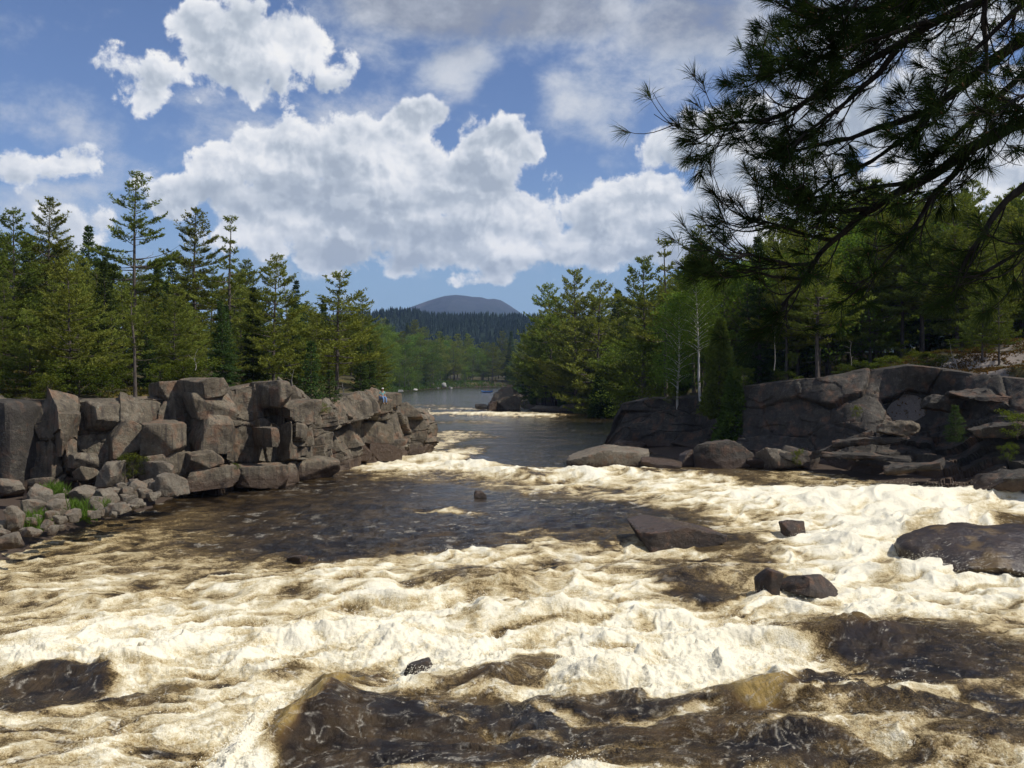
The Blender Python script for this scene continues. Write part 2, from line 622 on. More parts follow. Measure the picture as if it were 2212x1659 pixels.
# ------------------------------------------------------------------ the land
RIVER = np.array([(-21.5, 36), (-20.4, 41), (-19.6, 46.5), (-19.3, 51), (-17.6, 58), (-15.5, 61), (-13.6, 69), (-10.2, 77), (-9.3, 91), (-12, 102), (-19, 130), (-30, 200),
                  (-47, 345), (-46, 400), (-38, 490), (-20, 540), (0, 560), (10, 540), (-1, 470), (1, 400), (1, 300), (0, 230), (0.5, 192), (5, 186), (19, 172), (24, 140), (17, 104), (10.6, 93),
                  (11.5, 80), (14, 72), (19, 67), (24, 60), (31, 54), (41, 49), (60, 44), (80, 25), (60, 8), (20, 9.5), (4, 10.5), (-6, 11), (-25, 12), (-60, 6), (-80, 12), (-60, 26), (-40, 32)], float)
CLIFF = np.array([(-60, 50), (-34, 56.5), (-26, 56.5), (-22.5, 57.5), (-19.5, 60.5), (-16.5, 64), (-14.2, 71), (-11.0, 80), (-9.6, 91), (-12, 102), (-19, 130), (-30, 200),
                  (-47, 345), (-46, 400), (-38, 490), (-20, 540), (0, 560), (10, 540), (-1, 470), (1, 400), (1, 300), (0, 230), (0.5, 192), (5, 186), (19, 172), (24, 140), (17, 104), (10.2, 93.5),
                  (11.3, 90), (16.4, 85.8), (18.3, 77.6), (21.1, 74.6), (23.7, 71.1), (26.5, 69.1), (29.1, 68.6), (31.4, 67.5), (33.1, 65.4), (34.4, 62.4), (38, 58), (62, 47), (80, 25), (60, 8), (20, 9.5), (4, 10.5), (-6, 11), (-25, 12), (-60, 6), (-80, 12), (-75, 35)], float)


def poly_dist(x, y, poly):
    """signed distance to a polygon, positive outside"""
    x = np.asarray(x, np.float64)
    y = np.asarray(y, np.float64)
    best = np.full(x.shape, 1e18)
    inside = np.zeros(x.shape, bool)
    n = len(poly)
    for i in range(n):
        ax, ay = poly[i]
        bx, by = poly[(i + 1) % n]
        ex, ey = bx - ax, by - ay
        t = np.clip(((x - ax) * ex + (y - ay) * ey) / (ex * ex + ey * ey), 0, 1)
        best = np.minimum(best, (x - ax - t * ex) ** 2 + (y - ay - t * ey) ** 2)
        cond = (ay > y) != (by > y)
        with np.errstate(divide='ignore', invalid='ignore'):
            inside ^= cond & (x < (bx - ax) * (y - ay) / (by - ay + 1e-12) + ax)
    d = np.sqrt(best)
    return np.where(inside, -d, d)


BANK = [(-60, 55, 6.0), (-34, 54, 5.6), (-26, 58, 5.7), (-20, 64, 6.0), (-17, 70, 5.4), (-13, 78, 5.1), (-11, 86, 4.2), (-40, 80, 7.2), (-30, 110, 7.0), (-60, 140, 9.0), (-45, 200, 5.0),
        (-60, 300, 3.0), (-60, 420, 2.5), (-40, 560, 2.5), (0, 580, 2.5), (15, 500, 2.0), (12, 350, 2.0), (8, 230, 1.5), (8, 192, 1.2), (22, 178, 1.6), (30, 150, 3.0), (24, 110, 4.5), (16, 92, 4.4),
        (19, 82, 4.9), (23.5, 75, 6.0), (27, 71, 6.7), (30.5, 67, 7.45), (36, 66, 8.0), (36, 74, 8.9), (42, 76, 9.6), (44, 55, 6.8), (60, 55, 8.5), (40, 110, 9.0), (60, 80, 11), (80, 40, 8),
        (12.3, 91, 4.7), (17.3, 87.5, 4.9), (19.2, 79, 5.8), (21.9, 76, 6.3), (24.5, 72.5, 6.6), (27.3, 70.5, 7.3), (29.8, 70, 7.6), (32, 69, 7.3), (34, 67, 6.85), (35.5, 64, 6.7), (0, 4, 5.3), (8, 6, 5.3), (-10, 6, 5.2), (30, 3, 5.5), (-40, 0, 5.4), (90, 150, 12), (-100, 80, 9)]
_B = np.array(BANK)


def bank_z(x, y):
    d2 = (x[..., None] - _B[:, 0]) ** 2 + (y[..., None] - _B[:, 1]) ** 2
    w = 1.0 / (d2 + 4.0) ** 2
    return (w * _B[:, 2]).sum(-1) / w.sum(-1)


def ground_z(x, y):
    x = np.atleast_1d(np.asarray(x, float))
    y = np.atleast_1d(np.asarray(y, float))
    dr = poly_dist(x, y, RIVER)
    dc = poly_dist(x, y, CLIFF)
    r = np.hypot(x, y)
    bz = np.concatenate([bank_z(x[i:i + 20000], y[i:i + 20000]) for i in range(0, len(x), 20000)])
    far = sstep(r, 500, 3000)
    land = bz + 0.035 * np.maximum(dc - 6, 0) * (1 - far) * np.exp(-np.maximum(dc, 0) / 400.0)
    land = land + far * (20 + 25 * fbm2(x / 1500.0, y / 1500.0, 3, 3))
    land = land + 0.35 * fbm2(x / 5.0, y / 5.0, 5, 4) * sstep(dc, 1, 6)
    bed = -3.0 + 0.0 * x
    shelf = -0.25 + water_z(y) * (y < 72) * 1.0 + np.clip(dr, 0, 4) * 0.16
    edge = np.where((y > 150) | (y < 20), 5.0, 1.8)
    h = np.where(dr < 0, bed + (shelf - bed) * sstep(dr, -2.0, 0.0), shelf)
    return h + (land - h) * sstep(dc / edge, 0.45, 1.6)


def gz(x, y):
    return float(ground_z([x], [y])[0])


def ground_material():
    m, b, out = new_mat('forest_floor')
    geo = b.n('ShaderNodeNewGeometry')
    pos = geo.outputs['Position']
    at_ = b.n('ShaderNodeAttribute', attribute_name='bare')
    big = b.noise(pos, 0.22, 5, 0.6)
    med = b.noise(pos, 1.5, 6, 0.62)
    fine = b.noise(pos, 11, 5, 0.65)
    moss = b.ramp(med, [(0.30, (0.035, 0.032, 0.015)), (0.45, (0.070, 0.072, 0.022)), (0.58, (0.105, 0.075, 0.026)), (0.70, (0.12, 0.070, 0.030))])
    duff = b.ramp(med, [(0.3, (0.030, 0.024, 0.016)), (0.7, (0.065, 0.058, 0.030))])
    gr = b.ramp(b.math('ADD', b.math('MULTIPLY', big, 0.4), b.math('MULTIPLY', fine, 0.6)), [(0.3, (0.12, 0.10, 0.085)), (0.5, (0.20, 0.17, 0.148)), (0.7, (0.29, 0.255, 0.22))])
    c = b.mix(b.mrange(big, 0.42, 0.58), duff, moss)
    k = b.mrange(b.math('ADD', at_.outputs['Fac'], b.math('MULTIPLY', b.math('SUBTRACT', med, 0.5), 0.9)), 0.42, 0.58, 0, 1, True)
    c = b.mix(k, c, gr)
    sp = b.n('ShaderNodeSeparateXYZ')
    b.link(pos, sp.inputs[0])
    c = b.mix(b.mrange(sp.outputs[2], 0.9, 1.6, 0.9, 0.0), c, (0.050, 0.034, 0.024))
    h = b.math('ADD', b.math('MULTIPLY', med, 0.6), b.math('MULTIPLY', fine, 0.3))
    principled(b, out, c, 0.92, h, 0.12, 0.8, 0.15)
    return m


def build_ground():
    ang = np.concatenate([np.linspace(-180, -48, 40)[:-1], np.linspace(-48, 48, 420), np.linspace(48, 180, 40)[1:]])
    rad = np.concatenate([np.geomspace(1.5, 30, 50)[:-1], np.geomspace(30, 130, 230)[:-1], np.geomspace(130, 700, 110)[:-1], np.geomspace(700, 26000, 50)])
    A, R = np.meshgrid(np.radians(ang), rad)
    x, y = (R * np.sin(A)).ravel(), (R * np.cos(A)).ravel()
    z = ground_z(x, y)
    bare = np.zeros(len(x))
    for (px, py, rx, ry, v) in [(30.5, 67, 6, 2.6, 1.0), (36.5, 71, 6, 2.6, .62), (42, 74, 6, 2.5, .5), (27, 70, 5, 1.5, .9), (24, 74, 3, 1.2, .8), (-12, 79.5, 4.5, 4, 1.1), (-13, 85, 4, 6, .9), (8, 188, 14, 4, .9), (0, 5, 30, 6, .9)]:
        q = ((x - px) / rx) ** 2 + ((y - py) / ry) ** 2
        bare = np.maximum(bare, v * np.exp(-q * q))
    dr = poly_dist(x, y, RIVER)
    dc = poly_dist(x, y, CLIFF)
    bare = np.maximum(bare, 0.9 * (1 - sstep(dc, 0.5, 2.5)) * (np.hypot(x, y) < 130))
    na = len(ang)
    i, j = np.meshgrid(np.arange(len(rad) - 1), np.arange(na - 1), indexing='ij')
    a = (i * na + j).ravel()
    F = np.stack([a, a + 1, a + na + 1, a + na], 1)
    me = mesh_np('ground', np.stack([x, y, z], 1), F, ground_material(), True, {'bare': bare})
    o = obj('ground', me)
    tag(o, kind='structure')


build_ground()


def far_forest_mat(name, lo, hi, scale):
    m, b, out = new_mat(name)
    geo = b.n('ShaderNodeNewGeometry')
    nz = b.noise(geo.outputs['Position'], scale, 4, 0.6)
    principled(b, out, b.mix(b.mrange(nz, 0.35, 0.65), lo, hi), 0.95, None, spec=0.05)
    return m


def build_mountain():
    """bare-topped peak far up the valley"""
    D = 4600.0
    prof = [(760, 690), (800, 676), (850, 668), (892, 655), (930, 641), (965, 630.5), (988, 627.5), (1008, 629), (1022, 631), (1042, 631.5), (1055, 635), (1068, 633.5), (1082, 636), (1098, 645), (1115, 656), (1135, 669), (1180, 690), (1300, 720)]
    px = np.array([p[0] for p in prof], float)
    hz = np.array([(HY - p[1]) / F_ * D + CAMZ for p in prof])
    xs = (px - CX) / F_ * D
    nx, ny = 150, 46
    X, Yv = np.meshgrid(np.linspace(xs[0], xs[-1], nx), np.linspace(-1, 1, ny))
    crest = np.interp(X, xs, hz)
    rid = 1 - np.abs(pn2(X / 175.0, Yv * 1.2, 4))
    prf = np.clip(1 - np.abs(Yv) ** 1.25, 0, 1)
    Z = crest * prf
    fall = (1 - prf) * prf * 4
    Z = Z + fall * (62 * (rid - 0.6) + 25 * fbm2(X / 110.0, Yv * 5, 9, 4))
    Y = D + Yv * 1500 + 125 * np.sin(X / 290.0)
    V = np.stack([X.ravel(), Y.ravel(), Z.ravel() - 30], 1)
    i, j = np.meshgrid(np.arange(ny - 1), np.arange(nx - 1), indexing='ij')
    a = (i * nx + j).ravel()
    m, b, out = new_mat('mountain_rock')
    geo = b.n('ShaderNodeNewGeometry')
    pos = geo.outputs['Position']
    sp = b.n('ShaderNodeSeparateXYZ')
    b.link(pos, sp.inputs[0])
    nz = b.noise(pos, 0.0053, 6, 0.62)
    # run-out scars of pale rock down the face
    scar = b.noise(b.mapping(pos, (0, 0, 0), (0, 0, 0.25), (1.0, 0.22, 0.3)), 0.0072, 5, 0.6)
    hh = b.math('ADD', sp.outputs[2], b.math('MULTIPLY', b.math('SUBTRACT', nz, 0.5), 290))
    c = b.mix(b.mrange(hh, 210, 380, 0, 1, True), (0.014, 0.024, 0.022), (0.045, 0.050, 0.058))
    c = b.mix(b.math('MULTIPLY', b.mrange(scar, 0.56, 0.66), 0.5), c, (0.12, 0.11, 0.10))
    principled(b, out, c, 0.95, nz, 25, 0.8, 0.05)
    o = obj('mountain', mesh_np('mountain', V, np.stack([a, a + 1, a + nx + 1, a + nx], 1), m, True))
    tag(o, kind='structure')


build_mountain()


def cone_forest(name, P, Hs, rad, mat, sides=6, tiers=3, seed=0):
    """many far conifers as one mass: each a ragged stack of cones"""
    r = np.random.default_rng(seed)
    n = len(P)
    V, F = [], []
    base = 0
    for t in range(tiers):
        z0 = 0.12 + 0.27 * t
        z1 = z0 + (0.42 if t < tiers - 1 else 1 - z0)
        rr = rad * (1.0 - 0.28 * t)
        a = np.linspace(0, 2 * np.pi, sides, endpoint=False)[None] + r.random((n, 1)) * 6
        jit = 0.6 + 0.8 * r.random((n, sides))
        ring = np.stack([P[:, None, 0] + np.cos(a) * (rr * Hs)[:, None] * jit, P[:, None, 1] + np.sin(a) * (rr * Hs)[:, None] * jit, P[:, None, 2] + (z0 * Hs)[:, None] * (0.9 + 0.2 * r.random((n, sides)))], -1)
        tip = np.stack([P[:, 0] + 0.02 * Hs * r.normal(size=n), P[:, 1], P[:, 2] + z1 * Hs], -1)[:, None]
        vv = np.concatenate([ring, tip], 1)
        V.append(vv.reshape(-1, 3))
        k = np.arange(sides)
        f = np.stack([k, (k + 1) % sides, np.full(sides, sides)], 1)[None] + (np.arange(n) * (sides + 1))[:, None, None] + base
        F.append(f.reshape(-1, 3))
        base += n * (sides + 1)
    o = obj(name, mesh_np(name, np.concatenate(V), np.concatenate(F), mat))
    return o


def build_hills():
    # wooded ridge up the valley, dark spruce with a paler shoulder at the right
    specs = [('hill', 1500.0, [(500, 700), (640, 675), (720, 668), (790, 664), (830, 658), (875, 652), (905, 654), (935, 662), (980, 665), (1040, 667), (1100, 671), (1150, 672), (1300, 680), (1500, 690), (1900, 690)], far_forest_mat('spruce_ridge', (0.010, 0.017, 0.011), (0.020, 0.031, 0.017), 0.02), 3400, 13.0, 11),
             ('hill', 2500.0, [(300, 690), (700, 684), (900, 676), (1000, 674), (1080, 672), (1140, 671), (1250, 674), (1500, 680), (2000, 690)], far_forest_mat('hazy_ridge', (0.022, 0.045, 0.018), (0.045, 0.078, 0.028), 0.01), 1500, 16.0, 12)]
    for name, D, prof, mat, n, hgt, sd_ in specs:
        px = np.array([p[0] for p in prof], float)
        xs = (px - CX) / F_ * D
        hz = np.array([(HY - p[1]) / F_ * D + CAMZ for p in prof]) - hgt * (1.15 if D < 2000 else 1.0) - 0.004 * D
        nx, ny = 90, 24
        depth = D * 0.42

        def hill(X, T):
            crest = np.interp(X, xs, hz)
            return crest * (1 - np.abs(T) ** 1.6) + 10 * fbm2(X / 180.0, T * 3, sd_, 3) * (1 - np.abs(T))
        X, T = np.meshgrid(np.linspace(xs[0], xs[-1], nx), np.linspace(-1, 1, ny))
        Z = hill(X, T)
        V = np.stack([X.ravel(), (D + T * depth).ravel(), Z.ravel() - 2], 1)
        i, j = np.meshgrid(np.arange(ny - 1), np.arange(nx - 1), indexing='ij')
        a = (i * nx + j).ravel()
        o = obj(name, mesh_np(name, V, np.stack([a, a + 1, a + nx + 1, a + nx], 1), mat, True))
        tag(o, kind='structure')
        r = np.random.default_rng(sd_)
        x0, x1 = (720 - CX) / F_ * D, (1400 - CX) / F_ * D
        X = r.uniform(x0, x1, n)
        T = -1 + 1.08 * r.random(n) ** 0.8
        P = np.stack([X, D + T * depth, hill(X, T) - 3], 1)
        Hs = hgt * r.uniform(0.65, 1.35, n)
        f = cone_forest('forest', P, Hs, 0.2, mat, 5, 3, sd_)
        tag(f, 'distant dark spruce forest covering the ridge up the valley' if sd_ == 11 else 'farther hazy green forest on the low ridge below the mountain', 'forest', kind='stuff')


build_hills()

# ------------------------------------------------------------------ the river
# lie of the white water, dark tongues and pools: (x, y, half width, half height, degrees, whiteness) in the
# measuring frame, carried down onto the water plane; later entries overlay earlier ones
FOAM = [
    # upstream riffles
    (1000, 884, 120, 4, 0, .42), (1090, 896, 130, 4, 1, .70), (960, 894, 70, 3, 0, .55), (1160, 893, 60, 3, 0, .35), (930, 876, 60, 3, 0, .3), (990, 868, 80, 3, 0, .16), (1060, 858, 120, 3, 0, .18),
    (1010, 912, 90, 4, 0, .3), (975, 938, 70, 6, 0, .5), (1040, 945, 60, 3, 0, .3), (940, 960, 60, 9, -10, .6),
    # chute under the left point
    (880, 1000, 110, 13, -6, .85), (960, 985, 80, 14, -10, .66), (1000, 1015, 130, 15, 5, .85), (930, 1035, 120, 9, 0, .5), (820, 1030, 90, 6, -5, .5),
    (1110, 1022, 90, 9, 0, .7), (1230, 1028, 120, 9, 2, .85), (1160, 1052, 150, 11, 2, .58), (1350, 1040, 150, 13, 3, .72), (1480, 1040, 120, 10, 2, .75), (1580, 1075, 200, 28, 6, .72),
    (1420, 1085, 140, 14, 4, .55), (1640, 1030, 80, 7, 0, .2), (1770, 1036, 130, 10, 3, .35), (1900, 1058, 100, 9, 8, .5),
    (1770, 1078, 200, 24, 4, .92), (1950, 1095, 260, 30, 3, 1.0), (2150, 1090, 160, 26, -3, .95), (1800, 1120, 220, 34, 6, .86), (1960, 1140, 160, 40, 10, .95), (1640, 1120, 90, 24, 0, .62), (1850, 1185, 160, 40, 10, .95),
    # dark pools
    (720, 1085, 330, 42, -4, .03), (560, 1060, 200, 22, -8, .02), (1000, 1090, 160, 26, 0, .12), (1260, 1110, 170, 24, 0, .06), (1180, 1128, 200, 18, 0, .12), (900, 1150, 280, 34, -2, .13), (650, 1160, 200, 30, -4, .10),
    (960, 1106, 80, 6, 0, .45), (1150, 1155, 70, 5, 0, .4), (1230, 1180, 130, 8, 0, .5),
    # left sheet, tan and veined
    (180, 1190, 250, 40, -6, .36), (330, 1130, 170, 22, -8, .25), (80, 1240, 200, 50, 0, .42), (620, 1205, 150, 16, 0, .04), (420, 1230, 200, 24, -3, .38),
    (260, 1290, 320, 34, -3, .50), (560, 1262, 160, 26, -2, .55), (780, 1235, 170, 16, 3, .58), (650, 1310, 180, 28, 0, .50), (860, 1240, 120, 18, 0, .62),
    (480, 1330, 150, 26, -3, .62), (130, 1340, 140, 26, -3, .58), (300, 1385, 170, 40, -6, .78), (60, 1400, 120, 40, 0, .72), (480, 1390, 130, 40, -10, .85), (340, 1420, 200, 34, -4, .85), (610, 1370, 140, 30, 0, .62),
    (130, 1430, 180, 22, 3, .9), (270, 1470, 70, 26, 20, 1.0), (560, 1430, 120, 36, -6, .75), (720, 1395, 150, 36, -5, .88),
    # the middle
    (1050, 1215, 190, 13, -4, .62), (980, 1200, 150, 9, -5, .72), (1280, 1200, 120, 16, 0, .56), (1060, 1245, 160, 18, -6, .24), (930, 1285, 120, 14, -4, .30), (1250, 1245, 150, 24, 0, .66), (1180, 1285, 180, 20, -6, .80),
    (860, 1300, 150, 20, -6, .75), (1000, 1325, 130, 12, -3, .62), (800, 1345, 160, 24, -5, .85), (960, 1340, 110, 22, -12, .95), (1120, 1330, 150, 10, -8, .40), (1240, 1350, 180, 24, 0, .66), (1330, 1300, 160, 30, 0, .68), (1130, 1390, 220, 36, 0, .78), (900, 1400, 150, 34, 0, .88),
    (1420, 1350, 180, 36, 0, .85), (1350, 1400, 200, 30, 0, .85), (1560, 1400, 150, 45, 10, .98), (1620, 1440, 110, 44, 10, 1.0), (1250, 1445, 170, 26, 14, .98), (1080, 1420, 180, 26, 0, .82), (1450, 1470, 200, 36, -4, 1.0), (1370, 1505, 80, 24, 0, .9),
    (1480, 1235, 140, 16, 4, .34), (1520, 1265, 110, 16, 10, .16), (1570, 1292, 80, 14, 0, .06), (1590, 1200, 90, 12, -4, .40), (1420, 1200, 80, 10, 0, .5),
    (1800, 1235, 110, 24, 12, .9), (1780, 1300, 160, 18, 0, .72), (1640, 1325, 140, 22, 0, .85), (1880, 1310, 90, 34, 20, .92), (1900, 1260, 70, 40, 30, .95),
    (2100, 1255, 140, 22, -6, .80), (2120, 1300, 140, 30, -6, .60), (1990, 1335, 120, 12, -8, .7), (1930, 1350, 250, 14, 2, .35),
    # foreground
    (1930, 1400, 240, 44, 0, .14), (1780, 1385, 90, 26, -10, .25), (2100, 1430, 180, 60, 0, .16), (1900, 1420, 80, 26, 0, .05), (1700, 1460, 60, 30, 10, .8),
    (1640, 1515, 80, 36, 0, .20), (1860, 1500, 220, 34, -10, .14), (1950, 1480, 180, 26, -8, .10), (2060, 1540, 200, 40, 0, .15), (2000, 1510, 160, 8, 10, .55), (1800, 1520, 120, 9, -12, .55),
    (1300, 1570, 420, 60, 0, .11), (1000, 1610, 330, 60, 0, .04), (1050, 1480, 120, 20, -16, .12), (1130, 1450, 70, 14, -10, .30), (1180, 1490, 70, 14, 20, .5), (1560, 1590, 220, 44, 0, .20), (1500, 1640, 300, 34, 0, .18), (1250, 1560, 90, 12, 12, .42), (1420, 1560, 90, 10, -6, .45), (1120, 1600, 100, 10, 8, .36), (1340, 1625, 120, 10, -4, .42), (960, 1560, 70, 10, 10, .30), (900, 1640, 200, 30, 0, .03), (1320, 1600, 140, 26, 0, .16),
    (1930, 1600, 190, 22, 8, .62), (1800, 1580, 150, 16, -6, .52), (2080, 1640, 140, 26, 12, .55), (1720, 1620, 140, 30, 0, .12), (1900, 1640, 140, 18, 0, .28), (2160, 1600, 120, 30, 0, .16),
    (110, 1478, 150, 28, -3, .02), (250, 1505, 120, 12, -10, .10), (60, 1520, 120, 20, 0, .16), (380, 1500, 120, 14, -6, .34), (300, 1520, 200, 14, -5, .56), (480, 1480, 120, 30, 0, .60), (640, 1460, 110, 26, 0, .70), (560, 1520, 140, 40, -6, .72),
    (1450, 1190, 130, 10, 4, .62), (1390, 1170, 40, 12, 0, .5), (1712, 1162, 60, 12, 0, .98), (1720, 1292, 110, 12, 4, 1.0), (1640, 1290, 40, 16, 0, .8), (905, 1462, 70, 14, 0, 1.0), (880, 1440, 50, 20, 0, .95), (1330, 1014, 110, 6, 0, .75), (2000, 1290, 60, 40, 40, .9), (2130, 1262, 170, 34, 0, .96), (2060, 1225, 60, 22, 30, .9), (1180, 1492, 46, 20, 0, .8), (1400, 1506, 90, 16, 0, .88), (1020, 1505, 60, 12, -15, .4), (1960, 1230, 40, 50, 20, .9),
    (440, 1570, 170, 40, -5, .60), (200, 1570, 180, 34, -5, .48), (120, 1620, 200, 30, -4, .50), (350, 1630, 220, 34, 0, .62), (560, 1600, 70, 60, 30, 1.0), (490, 1640, 90, 34, 0, .95), (600, 1540, 50, 44, 30, .98), (770, 1590, 110, 70, 0, .05), (700, 1640, 120, 50, 0, .04), (690, 1590, 60, 40, -40, .08),
]

# standing waves, pour-overs and holes: (x, y, along px, along metres half length, half width m, degrees in plan, height m)
SWELLS = [
    # ledge in the foreground: a smooth hump that breaks to the left
    (640, 1610, 1.5, 0.75, 62, 0.60), (700, 1545, 1.2, 0.70, 60, 0.60), (760, 1492, 0.8, 0.65, 60, 0.55), (860, 1560, 1.6, 1.2, 30, 0.35),
    (1640, 1520, 1.7, 0.9, 10, 0.55), (1800, 1395, 2.6, 1.0, 12, 0.60), (1690, 1480, 1.0, 0.8, 60, .4), (1960, 1400, 3.2, 1.6, 5, 0.35),
    (2090, 1160, 6.0, 3.0, 10, 1.15), (2010, 1230, 3.0, 2.2, 40, .5),
    (1100, 1262, 3.4, 1.4, 8, 0.55), (900, 1292, 3.0, 1.2, 10, 0.4), (1190, 1340, 3.4, 1.3, 10, 0.55), (1560, 1265, 2.4, 1.0, 12, -0.35), (1520, 1245, 1.8, .9, 10, .35),
    (1090, 1470, 1.4, .8, 24, 0.40), (1300, 1480, .9, .7, 30, .40), (1300, 1520, 1.4, .8, 30, .35), (940, 1490, 1.6, .8, 20, .28), (1930, 1510, 3.0, .9, 12, .35), (2000, 1600, 2.6, .7, -12, .45), (1800, 1575, 2.0, .6, 8, .3), (1550, 1600, 2.0, .7, 0, .2),
    (300, 1455, 1.3, .8, 30, 0.55), (420, 1420, 3.0, 1.2, 6, 0.40), (760, 1385, 3.4, 1.2, 8, 0.45), (120, 1485, 3.2, 1.2, 4, -0.45), (80, 1430, 2.4, 1.0, 4, .3), (1040, 1335, 1.6, .8, 0, .3),
    (1500, 1450, 3.0, 1.2, 8, .40), (1350, 1475, 1.6, .9, 14, .35), (1620, 1405, 2.0, 1.1, 20, .35), (1320, 1390, 2.6, 1.1, 6, .3), (560, 1330, 2.6, 1.0, 6, .28), (250, 1300, 2.6, 1.0, 5, .22), (660, 1270, 3.2, 1.2, 6, .30), (820, 1245, 2.4, 1.0, 0, .25),
    (1400, 1030, 12, 2.2, 3, .45), (1150, 1030, 8, 2.0, -3, .45), (950, 990, 4, 2.0, 20, .5), (1010, 1012, 4, 2.0, 0, .45), (1100, 895, 14, 6, 0, .5), (990, 888, 10, 5, 0, .4),
    (1800, 1090, 8, 2.4, 4, .6), (2000, 1085, 5, 2.0, 8, .55), (2190, 1075, 3, 2.0, 0, .8), (1650, 1080, 6, 2.0, 2, .4), (1850, 1180, 3.5, 1.5, 25, .4),
]


def water_columns():
    a = np.concatenate([np.linspace(-900, -120, 26)[:-1], np.linspace(-120, 2332, 960), np.linspace(2332, 3100, 26)[1:]])
    r = np.concatenate([np.array([822.0, 825.0, 828.0, 831.0]), np.linspace(833.5, 1000, 120)[:-1], np.linspace(1000, 1740, 640), np.linspace(1740, 2100, 30)[1:]])
    return a, r


def ridged(x, y, seed, octv=3):
    s, a, t = 0, 1.0, 0
    for i in range(octv):
        s = s + a * (1 - np.abs(pn2(x, y, seed + 13 * i)) * 1.6)
        t += a
        a *= 0.5
        x, y = x * 2.1 + 1.3, y * 2.1 + 4.2
    return np.clip(s / t, 0, 1)


def lace(x, y, seed):
    """distance to the nearest cell border: foam drawn out into nets"""
    fx, fy = np.floor(x), np.floor(y)
    ix, iy = fx.astype(np.int32), fy.astype(np.int32)
    b1 = np.full(x.shape, 9.0, np.float32)
    b2 = np.full(x.shape, 9.0, np.float32)
    for dx in (-1, 0, 1):
        for dy in (-1, 0, 1):
            h = _hash2(ix + dx, iy + dy, seed)
            px = fx + dx + (h & np.uint32(1023)).astype(np.float32) / 1023
            py = fy + dy + ((h >> np.uint32(10)) & np.uint32(1023)).astype(np.float32) / 1023
            d = np.hypot(x - px, y - py)
            b2 = np.where(d < b1, b1, np.minimum(b2, d))
            b1 = np.minimum(b1, d)
    return b2 - b1


# tea-coloured water seen through where it runs thin over the rock or rears up in a clear lip
CLEAR = [(748, 1492, 62, 36, -30, 1), (690, 1530, 70, 34, -40, 1), (630, 1590, 70, 26, -48, .9), (1640, 1515, 95, 40, 0, 1), (1760, 1372, 80, 34, -14, .9), (1850, 1368, 120, 26, 5, .45), (2000, 1160, 60, 36, -20, .7), (1925, 1235, 50, 34, -30, .6),
         (1600, 1196, 70, 14, -6, .5), (1150, 1260, 120, 24, -8, .4), (620, 1450, 60, 16, -10, .5), (820, 1460, 50, 20, 0, .35), (380, 1478, 60, 18, 0, .7), (1950, 1590, 200, 24, 0, .3), (1100, 1455, 120, 18, -14, .45), (1300, 1490, 60, 20, -20, .4), (2120, 1090, 60, 20, 0, .5), (1480, 1590, 160, 26, 0, .28)]


